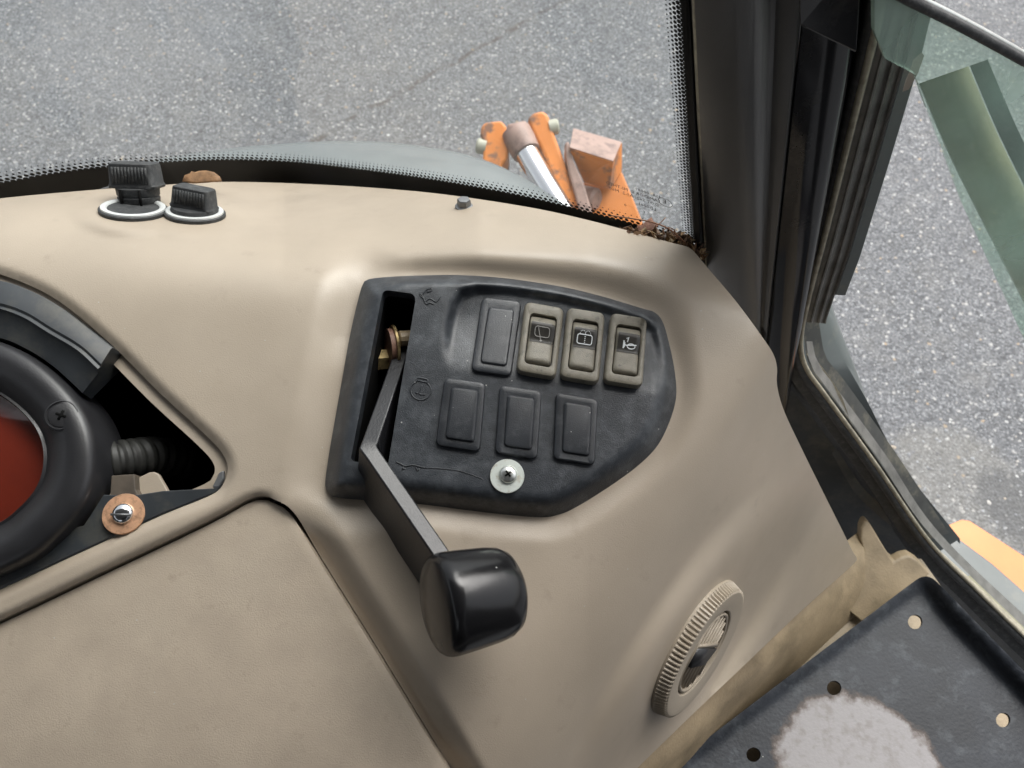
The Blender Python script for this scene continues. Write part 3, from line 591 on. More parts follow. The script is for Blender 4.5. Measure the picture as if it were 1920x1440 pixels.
# visor over the ring
vis_out = crom([(-260, 600), (-120, 520), (0, 530), (60, 548), (120, 580), (175, 622), (218, 656)], False, 8); vis_mid = crom([(-230, 640), (-110, 560), (0, 574), (60, 592), (110, 622), (165, 655), (203, 690)], False, 8); vis_in = crom([(-200, 690), (-90, 622), (0, 634), (50, 654), (95, 682), (130, 712), (157, 738)], False, 8)
def resam(p, n):
    s_ = np.r_[0, np.cumsum(np.linalg.norm(np.diff(p, axis=0), axis=1))]; t = np.linspace(0, s_[-1], n); return np.stack([np.interp(t, s_, p[:, 0]), np.interp(t, s_, p[:, 1])], 1)
def vl(p, h): p = resam(p, 40); return W(p[:, 0], p[:, 1], 1 / wA(p[:, 0], p[:, 1])) + NA * h
mid2 = vis_mid + np.array([-3., 4.]) ; mid3 = vis_mid + np.array([-6., 9.])
rings = [vl(vis_out, -.02), vl(vis_out, .0045), vl(vis_out + np.array([-1.5, 3.]), .0056), vl(vis_mid, .0085), vl(mid2, .0074), vl(mid3, .0086), vl(mid3 + np.array([-3., 5.]), .0060), vl(vis_in, .0015), vl(vis_in + np.array([-2., 3.]), -.01)]
V, Fc = loft(rings, False); Fc.append([i * 40 + 39 for i in range(len(rings))]); autosmooth(mesh('visor', V, Fc, M['body_dark'], pod), 40)
# black cross-head screw sunk in the ring
c = W(133, 786, 1 / float(wA(133, 786))) + NA * .0098; nn = nrm(NA + cam2w((.22, .05, 0)))
MB().add(*lathe(c, nn, [(.0093, -.003), (.0093, .0008), (.0086, .0013), (.0080, .0004)], 32)).build('screw_seat', M['pod'], pod)
sr = MB().add(*lathe(c, nn, [(.0078, -.002), (.0078, .0002), (.0070, .0010), (.0045, .0014), (.0001, .0015)], 28)).build('screw', M['pod'], pod)
xa = nrm(np.cross(nn, [.3, .9, .2])); ya = np.cross(nn, xa); MB().add(*box(c + nn * .0011, xa * .003, ya * .0007, nn * .0008)).add(*box(c + nn * .00115, ya * .003, xa * .0007, nn * .0008)).build('cross_slot', M['void'], sr, None)
# corrugated hose
hp = thing('corrugated_hose', W(240, 860, .56), 'black corrugated wiring hose inside the dark opening', 'hose')
hc = crom([(120, 876, .480), (195, 868, .482), (240, 862, .490), (290, 856, .508), (345, 866, .535)], False, 2.0); hw = W(hc[:, 0], hc[:, 1], hc[:, 2])
rr = .0120 + .0013 * np.sign(np.sin(np.arange(len(hw)) * .70)) ; V, Fc = tube(hw, rr, 20); mesh('hose_tube', V, Fc, M['hose'], hp, True)
# bracket, copper washer, bolt
bk = thing('mounting_bracket', W(250, 990, .53), 'dark mounting bracket with copper washer under the pod', 'bracket')
def flat(pts, h, off, name, m, parent, bv=.0006, d=None):
    p = np.array(pts, float); A = W(p[:, 0], p[:, 1], 1 / wA(p[:, 0], p[:, 1]) if d is None else d) + NA * h
    return bevel(mesh(name, *prism(A, np.asarray(off)), m, parent, False), bv)
flat([(-120, 1150), (-120, 1040), (60, 1000), (150, 985), (188, 926), (240, 928), (300, 919), (395, 914), (412, 905), (400, 922), (300, 961), (150, 1030), (0, 1099)], -.0035, -NA * .003, 'plate', M['body_dark'], bk)
flat([(196, 935), (199, 889), (243, 886), (245, 915), (252, 928)], -.006, -NA * .010, 'tab', M['tab'], bk)
flat([(238, 925), (242, 890), (262, 880), (272, 879), (280, 884), (300, 919), (270, 924)], -.012, -NA * .004, 'tan_tongue', M['beige'], bk)
flat([(180, 930), (195, 910), (196, 945), (160, 985), (140, 990)], -.012, -NA * .004, 'tan_web', M['beige'], bk)
flat([(392, 912), (405, 884), (414, 880), (414, 895), (404, 911)], -.0045, -NA * .003, 'steel_tip', M['bolt_grey'], bk)
c = W(228, 963, 1 / float(wA(228, 963))) + NA * (-.0030); nn = nrm(NA + cam2w((.1, .1, 0)))
wz = MB().add(*lathe(c, nn, [(.005, 0), (.0118, 0), (.0122, .0006), (.0118, .0014), (.0062, .0015), (.0058, .0010)], 40)).build('washer', M['copper'], bk)
bo = MB().add(*lathe(c, nn, [(.0062, .0010), (.0062, .0022), (.0056, .0036), (.0040, .0046), (.0018, .0050), (.0001, .0051)], 30)).build('bolt', M['chrome'], bk)
xa = nrm(RIGHT - nn * RIGHT.dot(nn)); ya = np.cross(nn, xa); MB().add(*box(c + nn * .0045 - ya * .0012, xa * .0056, ya * .0006, nn * .0008)).build('slot_cut', M['bolt_grey'], bo, None)

# ================================================================== round air vent in the side wall
vt = thing('air_vent', W(1312, 1219, .58), 'round beige louvred air vent with knurled rim, on the console side', 'air vent')
vd = float(cons_base(np.array([1303.]), np.array([1212.]))[0]) - .0005
vN = cam2w(vn_cam)
vc = W(1303, 1212, vd); Rv = 131 * vd / F * 1.06
vx = nrm(cam2w((.56, .83, 0)) - vN * vN.dot(cam2w((.56, .83, 0)))); vy = np.cross(vN, vx)
nk = 96
def gear(k, j): return 1.0 + (.012 if j % 4 in (0, 1) else -.022) if k in (2, 3) else 1.0
MB().add(*lathe(vc, vN, [(Rv * 1.012, -.012), (Rv * 1.012, .0015), (Rv * .985, .0035), (Rv * .955, .0090), (Rv * .93, .0098), (Rv * .90, .0100), (Rv * .69, .0088), (Rv * .65, .0086), (Rv * .635, .0080), (Rv * .62, -.010)], nk * 4, vx, gear)).build('knurled_rim', M['beige_vent'], vt, 30)
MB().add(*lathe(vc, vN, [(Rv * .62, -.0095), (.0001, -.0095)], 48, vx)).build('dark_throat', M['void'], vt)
MB().add(*lathe(vc, vN, [(Rv * .60, .000), (Rv * .60, .0078), (Rv * .58, .0084), (Rv * .555, .0078), (Rv * .55, 0)], 64, vx)).build('grille_ring', M['beige_vent'], vt)
for k in range(7):
    yy = (-.42 + .14 * k) * Rv; hl = math.sqrt(max(.01, .545 ** 2 - (yy / Rv) ** 2)) * Rv
    dirn = nrm(vN * .8 + vy * .6)
    MB().add(*box(vc + vy * yy + vN * .0052, vx * hl, dirn * .0030, np.cross(vx, dirn) * .0007)).build('slat', M['beige_vent'], vt, None)
MB().add(*prism([vc + vx * .10 * Rv + vy * .44 * Rv + vN * .0082, vc + vx * .16 * Rv - vy * .45 * Rv + vN * .0082, vc + vx * .11 * Rv - vy * .46 * Rv + vN * .0082, vc + vx * .05 * Rv + vy * .44 * Rv + vN * .0082], -vN * .010)).build('divider', M['beige_vent'], vt, None)
MB().add(*prism([vc + vx * .05 * Rv + vy * .44 * Rv + vN * .0096, vc + vx * .09 * Rv - vy * .40 * Rv + vN * .0096, vc - vx * .16 * Rv - vy * .25 * Rv + vN * .0094, vc - vx * .22 * Rv + vy * .38 * Rv + vN * .0094], -vN * .006)).build('shut_flap', M['pod'], vt, None)

# ================================================================== two power sockets with rubber caps
def sock_base(px, py): return W(px, py, float(cons_d(np.array([px]), np.array([py]))[0]))
def surf_n(px, py, e=14.):
    a = [W(x, y, float(cons_d(np.array([x]), np.array([y]))[0])) for x, y in ((px - e, py), (px + e, py), (px, py - e), (px, py + e))]
    n_ = nrm(np.cross(a[1] - a[0], a[2] - a[3])); return n_ if n_.dot(CAMP - a[0]) > 0 else -n_
sN = cam2w(sn_cam)
sx = nrm(RIGHT * .95 - UP * .30 - sN * sN.dot(RIGHT * .95 - UP * .30)); sy = np.cross(sN, sx)      # sx along the long axis of the ring as seen
def socket(name, px, py, R, label):
    t = thing(name, sock_base(px, py), label, 'power socket', 'power sockets by the windshield'); c = sock_base(px, py) + sN * .0012
    MB().add(*lathe(c, sN, [(R * .80, -.006), (R * 1.06, -.006), (R * 1.06, .0010), (R * 1.03, .0016), (R * .98, .0017)], 48, sx)).build('gasket', M['rubber'], t)
    MB().add(*lathe(c, sN, [(R * 1.0, .001), (R * .985, .0027), (R * .94, .0030), (R * .83, .0028), (R * .79, .0020), (R * .77, -.012)], 48, sx)).build('flange_ring', M['ring'], t)
    MB().add(*lathe(c, sN, [(R * .775, -.005), (R * .74, -.0045), (.0001, -.0045)], 40, sx)).build('socket_throat', M['void'], t)
    return t, c
def rubber_cap(t, c, n, x, w, dpt, h, taper, ribs=9, mat_=None):
    y = np.cross(n, x); mb = MB(); rings = []
    for hh, s_ in ((0, 1.0), (h * .10, 1.03), (h * .18, .97), (h * .88, taper), (h * .97, taper * .97), (h, taper * .90)):
        r = rrect(-w * s_, -dpt * s_, w * s_, dpt * s_, dpt * .35, dpt * .35, 4); rings.append([c + n * hh + x * p[0] + y * p[1] for p in r])
    mb.add(*loft(rings, True, True, True)); cp = mb.build('cap', mat_ or M['rubber'], t, 40)
    for sgn in (-1,):
        for k in range(ribs):
            fx = -.74 + 1.48 * k / (ribs - 1)
            b = c + n * (h * .53) + x * (w * .95 * fx) + y * (sgn * dpt * (1 + taper) / 2 * .99)
            MB().add(*box(b, x * (w * .045), y * .0009, n * (h * .33) + y * (-sgn) * 0)).build('rib', mat_ or M['rubber'], cp, None)
    return cp
Rr = 52 * .575 / F * 1.04
t1, c1 = socket('power_socket', 251, 397, Rr, 'open power socket with flipped rubber cap, leftmost, beside the windshield')
cap_c = W(262, 379, float(cons_d(np.array([262.]), np.array([379.]))[0]) - .003) ; capN = nrm(cam2w((.03, .92, .36))); capx = nrm(RIGHT - capN * capN.dot(RIGHT))
y_ = np.cross(capN, capx)
MB().add(*lathe(cap_c, capN, [(.0085, -.0045), (.0120, -.0030), (.0142, 0), (.0146, .0040), (.0138, .0046), (.0146, .0056), (.0150, .0105), (.0120, .0110)], 30, capx)).build('plug_collar', M['rubber'], t1)
for ang in (-115, -62):
    a = math.radians(ang); MB().add(*box(cap_c + capN * .003 + (capx * math.cos(a) + y_ * math.sin(a)) * .0145, (capx * -math.sin(a) + y_ * math.cos(a)) * .0008, (capx * math.cos(a) + y_ * math.sin(a)) * .0016, capN * .0075)).build('slit', M['void'], t1, None)
rubber_cap(t1, cap_c + capN * .0108, capN, capx, .0170, .0105, .0175, .93, 11)
st = crom([(190, 372, .583), (184, 362, .590), (200, 354, .597), (225, 351, .60), (240, 350, .598)], False, 5); MB().add(*tube(W(st[:, 0], st[:, 1], st[:, 2]) , .0016, 8)).build('strap', M['rubber'], t1)
t2, c2 = socket('power_socket', 366, 404, Rr * .92, 'closed power socket with ribbed rubber cap pressed in, right of the open one')
MB().add(*lathe(c2, sN, [(Rr * .74, 0), (Rr * .76, .0035), (Rr * .72, .0055), (.001, .006)], 36, sx)).build('cap_base', M['rubber'], t2)
c2N = nrm(cam2w((.16, .90, .42))); c2x = nrm(sx - c2N * c2N.dot(sx)); rubber_cap(t2, c2 + sN * .0045, c2N, c2x, .0150, .0085, .0150, .90, 11)
st = crom([(322, 393, .575), (306, 381, .583), (296, 378, .585), (292, 383, .583), (318, 388, .576)], False, 4); MB().add(*tube(W(st[:, 0], st[:, 1], st[:, 2]), .0014, 8)).build('strap', M['rubber'], t2)

# flange bolt on the dash
db = thing('flange_bolt', sock_base(870, 384), 'small grey hex flange bolt on the dash edge', 'bolt'); c = sock_base(870, 388); nb = nrm(cam2w((.02, .72, .69)))
MB().add(*lathe(c, nb, [(.0062, -.001), (.0066, .0004), (.0064, .0010), (.0048, .0016)], 30)).build('flange', M['bolt_grey'], db)
MB().add(*lathe(c + nb * .0012, nb, [(.0050, 0), (.0050, .0042), (.0045, .0052), (.0030, .0054), (.0001, .0050)], 6)).build('hex_head', M['bolt_grey'], db, 20)

# ================================================================== windshield
ws = thing('windshield', W(700, 340, .62), 'clear windshield glass with black dotted frit border', 'windshield')
frit_top = crom([(-920, 545), (-600, 462), (-400, 420), (-200, 377), (0, 343), (100, 325), (200, 312), (300, 304), (430, 299), (560, 304), (700, 320), (800, 334), (900, 351), (1000, 371), (1100, 396), (1180, 417), (1240, 436), (1312, 461)], False, 10)
def edge_d(x): return 1 / (1 / cons_base(np.asarray(x, float), np.interp(x, cons_out[:140, 0], cons_out[:140, 1]))) 
co_top = cons_out[:np.argmax(cons_out[:, 0] > 1286)]
gx = frit_top[:, 0]; gd = cons_base(gx, np.interp(gx, co_top[:, 0], co_top[:, 1])) + .016
gd = np.convolve(np.pad(gd, 6, 'edge'), np.ones(13) / 13, 'valid')
G0 = W(frit_top[:, 0], frit_top[:, 1], gd)
Gtop = W(1287, -60, .372); Vg = Gtop - G0[-1]; Lg = np.linalg.norm(Vg); Vg = Vg / Lg
V, Fc = loft([G0 - Vg * .07, G0, G0 + Vg * Lg * .5, G0 + Vg * (Lg + .45)], False); gl = mesh('glass', V, Fc, M['glass'], ws); 
gin = nrm(np.cross(G0[-1] - G0[0], Vg)); gin = gin if gin[1] < 0 else -gin                                           # towards the cab
S = np.r_[0, np.cumsum(np.linalg.norm(np.diff(G0, axis=0), axis=1))]
def gp(s_, t): return np.stack([np.interp(s_, S, G0[:, k]) for k in range(3)], -1) + np.multiply.outer(np.asarray(t, float), Vg) if np.ndim(t) else np.array([np.interp(s_, S, G0[:, k]) for k in range(3)]) + t * Vg
G0i = G0 + gin * .0008
V, Fc = loft([G0i - Vg * .07, G0i - Vg * .0005], False); mesh('frit_band', V, Fc, M['frit'], ws)
bwid = .0035
sr_ = np.array([S[-1] - bwid, S[-1]]); Vv = np.array([gp(s_, t) + gin * .0008 for t in (-.01, Lg + .3) for s_ in sr_]); mesh('frit_side_band', Vv, [[0, 1, 3, 2]], M['frit'], ws, False)
gk0 = G0[-1] - Vg * .03 + gin * .0004; gk1 = G0[-1] + Vg * (Lg + .2) + gin * .0004; tb = W(1322, 474, .592); tt = W(1298, 0, .376); td = tt - tb
gask = MB(); gask.add(*prism([gk0, tb - td * .1, tt + td * .45, gk1], -gin * .012)); gask.build('edge_gasket', M['frit'], ws, None)
mb = MB(); pitch = .0042
def dot(s_, t, r):
    c = gp(s_, t) + gin * .0010; e = nrm(gp(min(s_ + .004, S[-1]), t) - gp(s_ - .004, t)); a = np.linspace(0, 6.2832, 8, False)
    V = c + r * (np.cos(a)[:, None] * e + np.sin(a)[:, None] * Vg); mb.add(V, [list(range(8))])
for row, r in enumerate((.0022, .0015, .0009, .0005)):
    t = -.0002 + row * pitch * .80
    for k in range(int(S[-1] / pitch)):
        s_ = (k + .5 * (row % 2)) * pitch
        if s_ < S[-1] - bwid: dot(s_, t, r)
p2 = .0027
for row, r in enumerate((.0015, .0013, .0011, .0008, .0005)):
    s_ = S[-1] - bwid - .0004 - row * p2 * .84
    for k in range(int((Lg + .05) / p2)): dot(s_, .004 + (k + .5 * (row % 2)) * p2, r)
mb.build('frit_dots', M['frit'], ws, None)
def text(body, anchor, x, y, size, m, parent, name='marking'):
    cu = bpy.data.curves.new(name, 'FONT'); cu.body = body; cu.size = 1; cu.resolution_u = 1
    tmp = bpy.data.objects.new(name, cu); COL.objects.link(tmp); bpy.context.view_layer.update(); me = tmp.to_mesh(); 
    Vt = np.array([v.co[:] for v in me.vertices]); Ft_ = [list(p.vertices) for p in me.polygons]; bpy.data.objects.remove(tmp)
    return anchor + np.outer(Vt[:, 0] * size, x) + np.outer(Vt[:, 1] * size, y), Ft_
# maker's marking, read from outside so mirrored here
mb = MB(); gxv = nrm(G0[-1] - G0[-4]); 
def gpix(px, py):                              # point on the glass plane near its right end
    r = W(px, py, 1.) - CAMP; nn = nrm(np.cross(gxv, Vg)); return CAMP + r * ((G0[-1] - CAMP).dot(nn) / r.dot(nn)) + gin * .0009
for body, px, py, sz in (('43R  00089', 1240, 372, .0042), ('LAMIDOR II  MI-THED', 1238, 379, .0042), ('DOT 562  AS-2  M60', 1235, 386, .0042), ('LD0001', 1230, 394, .0042), ('0', 1175, 386, .0040), ('F', 1210, 399, .004)):
    mb.add(*text(body, gpix(px, py), -gxv, Vg, sz, None, None))
c = gpix(1247, 378); mb.add(*text('E', c + gxv * 0.001 - Vg * .001, -gxv, Vg, .006, None, None))
a = np.linspace(0, 2 * math.pi, 20, False); ro_ = [c + .0055 * (math.cos(k) * gxv + .75 * math.sin(k) * Vg) for k in a]; ri_ = [c + .0050 * (math.cos(k) * gxv + .75 * math.sin(k) * Vg) for k in a]; mb.add(*loft([ro_, ri_]))
mb.build('glass_marking', M['frit'], ws, None)

# ================================================================== machine outside the windshield
hd = tag(None or thing('engine_hood', W(650, 420, 1.0), 'smooth grey-green engine hood just beyond the windshield', 'hood'), None)
ho = crom([(120, 352), (250, 306), (350, 287), (450, 274), (560, 265), (640, 262), (720, 264), (800, 273), (860, 284), (920, 302), (985, 333), (1040, 368), (1100, 410), (1160, 470)], False, 14)
top_d = 1.02; R0 = W(ho[:, 0], ho[:, 1], top_d)
cxm = W(640, 520, .80)
def hood_ring(t, drop): return R0 + (cxm - R0) * t + np.array([0, 0, drop])
rings = [R0 + np.array([0, .02, -.30]), R0 + np.array([0, .016, -.03]), R0 + np.array([0, .008, -.010]), R0 + np.array([0, 0., -.002]), hood_ring(.08, .004), hood_ring(.3, .012), hood_ring(.6, .018), hood_ring(.9, .018)]
V, Fc = loft(rings, False); mesh('hood_skin', V, Fc, M['hood'], hd)
la = thing('loader_arm', W(1130, 420, 1.5), 'orange loader arm bracket with hydraulic cylinder, beyond the windshield', 'loader arm')
DL = 1.30
def lslab(name, pts, d, depth, m, bv=.004, parent=la, offd=None):
    p = np.array(pts, float); dd = np.full(len(p), d) if np.ndim(d) == 0 else np.array(d); A = W(p[:, 0], p[:, 1], dd)
    o_ = nrm(offd if offd is not None else np.array([.05, .35, -.93])) * depth
    return bevel(mesh(name, *prism(A, o_), m, parent, False), bv, 3)
lslab('lug', [(902, 236), (910, 228), (940, 225), (950, 236), (953, 285), (950, 300), (942, 306), (940, 318), (930, 330), (905, 300), (906, 270), (900, 250)], DL, .05, M['orange'], .006)
lslab('cross_block', [(950, 232), (985, 224), (1000, 245), (995, 262), (960, 268), (952, 255)], DL + .03, .05, M['worn'])
lslab('lug', [(988, 222), (1000, 210), (1018, 206), (1028, 214), (1034, 235), (1058, 300), (1078, 360), (1100, 402), (1110, 450), (1080, 450), (1055, 380), (1020, 290), (1000, 250)], DL, .06, M['orange'], .006)
hcy = W(np.array([968, 975, 1000, 1040, 1085]), np.array([250, 264, 310, 375, 450]), np.array([DL + .01, DL + .005, DL - .01, DL - .03, DL - .06]))
MB().add(*tube([hcy[0], hcy[1], hcy[1] + (hcy[2] - hcy[1]) * .5], [.027, .027, .024], 18)).build('rod_eye', M['worn'], la); 
MB().add(*tube([hcy[1], hcy[2], hcy[3], hcy[4]], [.0200, .0200, .0200, .0200], 22)).build('cylinder_rod', M['chrome'], la)
for (x, y) in ((901, 274), (1040, 238)):
    MB().add(*lathe(W(x, y, DL + .01), nrm(RIGHT * (-1 if x < 950 else 1) + UP * .2), [(.013, -.01), (.013, .004), (.010, .007), (.0001, .007)], 16)).build('pin_end', M['pin'], la)
lslab('gusset', [(1058, 268), (1066, 262), (1075, 300), (1096, 345), (1112, 400), (1120, 450), (1098, 450), (1085, 390), (1066, 320)], DL - .01, .05, M['worn'])
lslab('box_top', [(1075, 240), (1166, 266), (1150, 302), (1068, 276)], [DL + .03, DL + .03, DL - .02, DL - .02], .004, M['worn'], .001)
lslab('box_face', [(1068, 277), (1150, 303), (1143, 352), (1096, 340), (1088, 325)], [DL - .02, DL - .02, DL + .03, DL + .03, DL + .03], .006, M['orange'], .001)
lslab('box_side', [(1150, 303), (1166, 266), (1166, 320), (1143, 355)], [DL - .02, DL + .03, DL + .05, DL + .03], .006, M['orange'], .001)
lslab('arm_plate', [(1092, 340), (1143, 352), (1165, 318), (1185, 365), (1206, 418), (1216, 470), (1120, 480), (1105, 400)], DL + .05, .05, M['orange_clean'], .004)
MB().add(*lathe(W(1107, 372, DL + .045), nrm(RIGHT * .75 - UP * .3 + BACK * .5), [(.020, -.02), (.020, .010), (.016, .014), (.0001, .014)], 18)).build('pivot_boss', M['worn'], la)

# ================================================================== corner pillar
pl = thing('corner_pillar', W(1440, 620, .64), 'dark grey cab corner pillar with rubber door seal', 'pillar')
def vstrip(cols, top_y=-90):
    """cols: list of (top x at y0, y0, d0, bottom x, y1, d1, bulge) -> rings across, ruled along the pillar"""
    A = []
    for (x0, y0, e0, x1, y1, e1) in cols:
        a = W(x0, y0, e0); b = W(x1, y1, e1); dirv = a - b; A.append([b - dirv * .35, b, a, a + dirv * .35])
    A = np.array(A); return [A[:, k] for k in range(4)]
def pil(name, cols, m, back=None, parent=pl):
    r = vstrip(cols); V, Fc = loft(r, False); return autosmooth(mesh(name, V, Fc, m, parent), 50)
T, Bt = .372, .615
pil('trim_edge', [(1296, 0, T + .012, 1318, 470, Bt - .02), (1298, 0, T + .001, 1321, 470, Bt - .035), (1302, 0, T, 1324, 470, Bt - .035)], M['seal_tan'])
pil('inner_cover', [(1302, 0, T, 1324, 470, Bt - .035), (1330, 0, T - .002, 1338, 500, Bt - .03), (1380, 0, T - .003, 1385, 560, Bt - .02), (1415, 0, T - .002, 1412, 590, Bt - .01), (1432, 0, T + .003, 1424, 605, Bt), (1442, 0, T + .011, 1428, 612, Bt + .012), (1455, 0, T + .013, 1431, 616, Bt + .013), (1475, 0, T + .010, 1433, 618, Bt + .010), (1500, 0, T + .010, 1437, 624, Bt + .010), (1506, 0, T + .016, 1440, 625, Bt + .018)], M['pillar'])
pil('outer_post', [(1502, 0, T + .020, 1437, 625, Bt + .02), (1510, 0, T + .013, 1442, 628, Bt + .015), (1560, 0, T + .012, 1466, 640, Bt + .015), (1606, 0, T + .013, 1488, 650, Bt + .016), (1618, 0, T + .020, 1494, 655, Bt + .022), (1622, 0, T + .05, 1497, 655, Bt + .05)], M['pillar_dark'])
lap = [W(1498, -80, T - .030), W(1502, 45, T + .005), W(1512, 50, T + .010), W(1606, 96, T + .018), W(1614, -20, T - .010), W(1617, -90, T - .026)]
bevel(mesh('overlap_plate', *prism(lap, -BACK * .0015), M['pillar_dark'], pl, False), .0004)
# rubber seal: one continuous bead from the pillar round the corner and along the sill
path = [(1668, -60, .352), (1640, 65, .400), (1594, 250, .473), (1552, 420, .545), (1518, 550, .602), (1503, 620, .637), (1502, 660, .655), (1514, 695, .672), (1545, 738, .69), (1640, 868, .748), (1740, 1012, .815), (1830, 1104, .845), (1960, 1230, .87)]
pp = crom([np.array(p, float) for p in path], False, 10)
def off(pp, dx, dd):                           # neighbour line dx pixels to the right of the seal as it runs
    t = np.gradient(pp[:, :2], axis=0); t /= np.linalg.norm(t, axis=1)[:, None]; q = pp.copy(); q[:, 0] += t[:, 1] * dx; q[:, 1] -= t[:, 0] * dx; q[:, 2] += dd; return q
def lineW(q): return W(q[:, 0], q[:, 1], q[:, 2])
V, Fc = tube(lineW(off(pp, 0, 0)), .0022, 8); mesh('seal_lip', V, Fc, M['seal_tan'], pl)
V, Fc = tube(lineW(off(pp, -9, .006)), .0045, 10); mesh('seal_bead', V, Fc, M['rubber'], pl)
V, Fc = loft([lineW(off(pp, -14, .010)), lineW(off(pp, -34, .018)), lineW(off(pp, -44, .050)), lineW(off(pp, -50, .12))], False); autosmooth(mesh('seal_flange', V, Fc, M['rubber'], pl), 40)
# channels outside the seal along the post
q = pp[pp[:, 1] < 640]
def chan(name, offs, m, yl=1e9, parent=pl):
    qq = q[q[:, 1] < yl]; V, Fc = loft([lineW(off(qq, a * np.interp(1., [0, 1], [0, 1]), b)) for a, b in offs], False); return autosmooth(mesh(name, V, Fc, m, parent), 30)
sc_ = lambda a: a
def chan2(name, fr, m, y1):                    # fr: pairs of (fraction towards the flange edge, depth)
    qq = q[q[:, 1] < y1]; edge = np.interp(qq[:, 1], [-80, 100, 300, 480, 600], [1772, 1728, 1668, 1612, 1566]); r = []
    for f_, dd in fr: r.append(W(qq[:, 0] + (edge - qq[:, 0]) * f_, qq[:, 1] + 4 * f_, qq[:, 2] + dd))
    V, Fc = loft(r, False); return autosmooth(mesh(name, V, Fc, m, pl), 30)
chan2('door_channel', [(.02, .003), (.10, .006), (.20, .005), (.24, .002), (.28, .002), (.30, .006), (.40, .008), (.46, .008), (.48, .005), (.52, .005), (.54, .008), (.62, .010), (.66, .010), (.67, .008), (.71, .008)], M['channel'], 612)
chan2('flange', [(.71, .009), (.74, .006), (.86, .007), (.99, .008), (1.0, .012), (1.0, .03)], M['body_grey'], 560)
tag(mesh('torn_sticker', W(np.array([1708, 1712, 1728, 1733, 1722, 1704, 1692, 1698]), np.array([128, 112, 98, 104, 136, 168, 172, 150]), np.array([.430, .424, .419, .421, .432, .443, .445, .437]) - .006), [list(range(8))], M['sign_pink'], pl, False), 'torn pinkish sticker remnant')

# ================================================================== door sill and lower body
sl_ = thing('door_sill', W(1600, 900, .80), 'dark dusty door sill running from pillar to floor', 'door sill')
def surf(name, rows, m, parent, step=14, ang=40):
    n_ = 26; R = []
    for row in rows:
        c = crom([np.array(p, float) for p in row], False, 12); s_ = np.r_[0, np.cumsum(np.linalg.norm(np.diff(c[:, :2], axis=0), axis=1))]; t = np.linspace(0, s_[-1], n_)
        R.append(W(np.interp(t, s_, c[:, 0]), np.interp(t, s_, c[:, 1]), np.interp(t, s_, c[:, 2])))
    V, Fc = loft(R, False); return autosmooth(mesh(name, V, Fc, m, parent), ang)
surf('inner_panel', [[(1150, 520, .80), (1250, 700, .86), (1300, 850, .92), (1450, 1100, 1.0), (1500, 1200, 1.05)], [(1300, 470, .68), (1420, 650, .72), (1450, 760, .75), (1580, 1040, .90), (1640, 1160, .95)], [(1380, 440, .66), (1462, 650, .69), (1490, 740, .735), (1620, 960, .84), (1700, 1060, .90)], [(1430, 430, .66), (1490, 655, .675), (1520, 735, .72), (1660, 930, .80), (1760, 1075, .85)]], M['body_dark'], sl_)
surf('inner_fold', [[(1560, 850, .765), (1600, 920, .79), (1640, 960, .81), (1700, 1010, .84)], [(1570, 842, .755), (1610, 905, .785), (1650, 945, .80), (1712, 1000, .83)]], M['body_dark'], sl_)
surf('seal_ledge', [[(1512, 640, .662), (1520, 685, .675), (1552, 730, .697), (1648, 862, .755), (1748, 1006, .822), (1960, 1215, .88)], [(1523, 640, .668), (1533, 680, .683), (1564, 722, .705), (1660, 852, .763), (1762, 1000, .83), (1965, 1195, .885)]], M['channel'], sl_)
surf('sill_face', [[(1505, 600, .675), (1515, 680, .695), (1550, 732, .715), (1645, 862, .775), (1745, 1010, .845)], [(1535, 600, .68), (1548, 668, .705), (1582, 712, .725), (1672, 838, .785), (1780, 1000, .85)]], M['sill'], sl_)
surf('weld_bead', [[(1512, 664, .690), (1540, 700, .698), (1572, 745, .71), (1590, 785, .722)], [(1518, 660, .690), (1546, 694, .697), (1577, 741, .709), (1592, 783, .721)]], M['seal_tan'], sl_)
surf('outer_panel', [[(1490, 560, .72), (1500, 665, .73), (1548, 745, .75), (1640, 880, .81), (1760, 1035, .88)], [(1540, 560, .72), (1570, 650, .735), (1625, 750, .755), (1690, 870, .80), (1800, 1010, .875)], [(1552, 560, .73), (1572, 618, .74), (1602, 690, .755), (1642, 800, .79), (1676, 890, .815), (1800, 1020, .88)], [(1556, 560, .80), (1576, 618, .82), (1604, 690, .84), (1644, 800, .88), (1678, 890, .90), (1802, 1022, .97)]], M['body_grey'], sl_)
# outer step: grey sheet and orange bracket under the door
stp = thing('door_step', W(1880, 1180, 1.05), 'orange step bracket with grey plate below the door sill', 'step')
def wslab(name, pts, d, offd, depth, m, parent, bv=.0015):
    p = np.array(pts, float); A = W(p[:, 0], p[:, 1], np.full(len(p), d) if np.ndim(d) == 0 else np.array(d)); return bevel(mesh(name, *prism(A, nrm(offd) * depth), m, parent, False), bv)
zs = lambda pts, z: [float(hplane_d(p[0], p[1], z)) for p in pts]
pts = [(1705, 960), (1738, 974), (1752, 974), (1764, 983), (1778, 984), (1800, 974), (1816, 976), (1960, 1065), (1990, 1250), (1960, 1130), (1900, 1078), (1820, 1015), (1782, 1000), (1700, 1020)]
pts = [(1726, 966), (1738, 973), (1752, 974), (1766, 985), (1780, 984), (1803, 974), (1818, 976), (1940, 1055), (2100, 1170), (2100, 1400), (1900, 1300), (1745, 1040)]
wslab('orange_bracket', pts, zs(pts, .72), (0, 0, -1), .012, M['orange_clean'], stp)
pts = [(1720, 1010), (1752, 1004), (1768, 997), (1782, 998), (1860, 1056), (1950, 1135), (2100, 1270), (2100, 1420), (1900, 1340), (1740, 1120)]
wslab('grey_plate', pts, zs(pts, .745), (0, 0, -1), .008, M['body_grey'], stp)
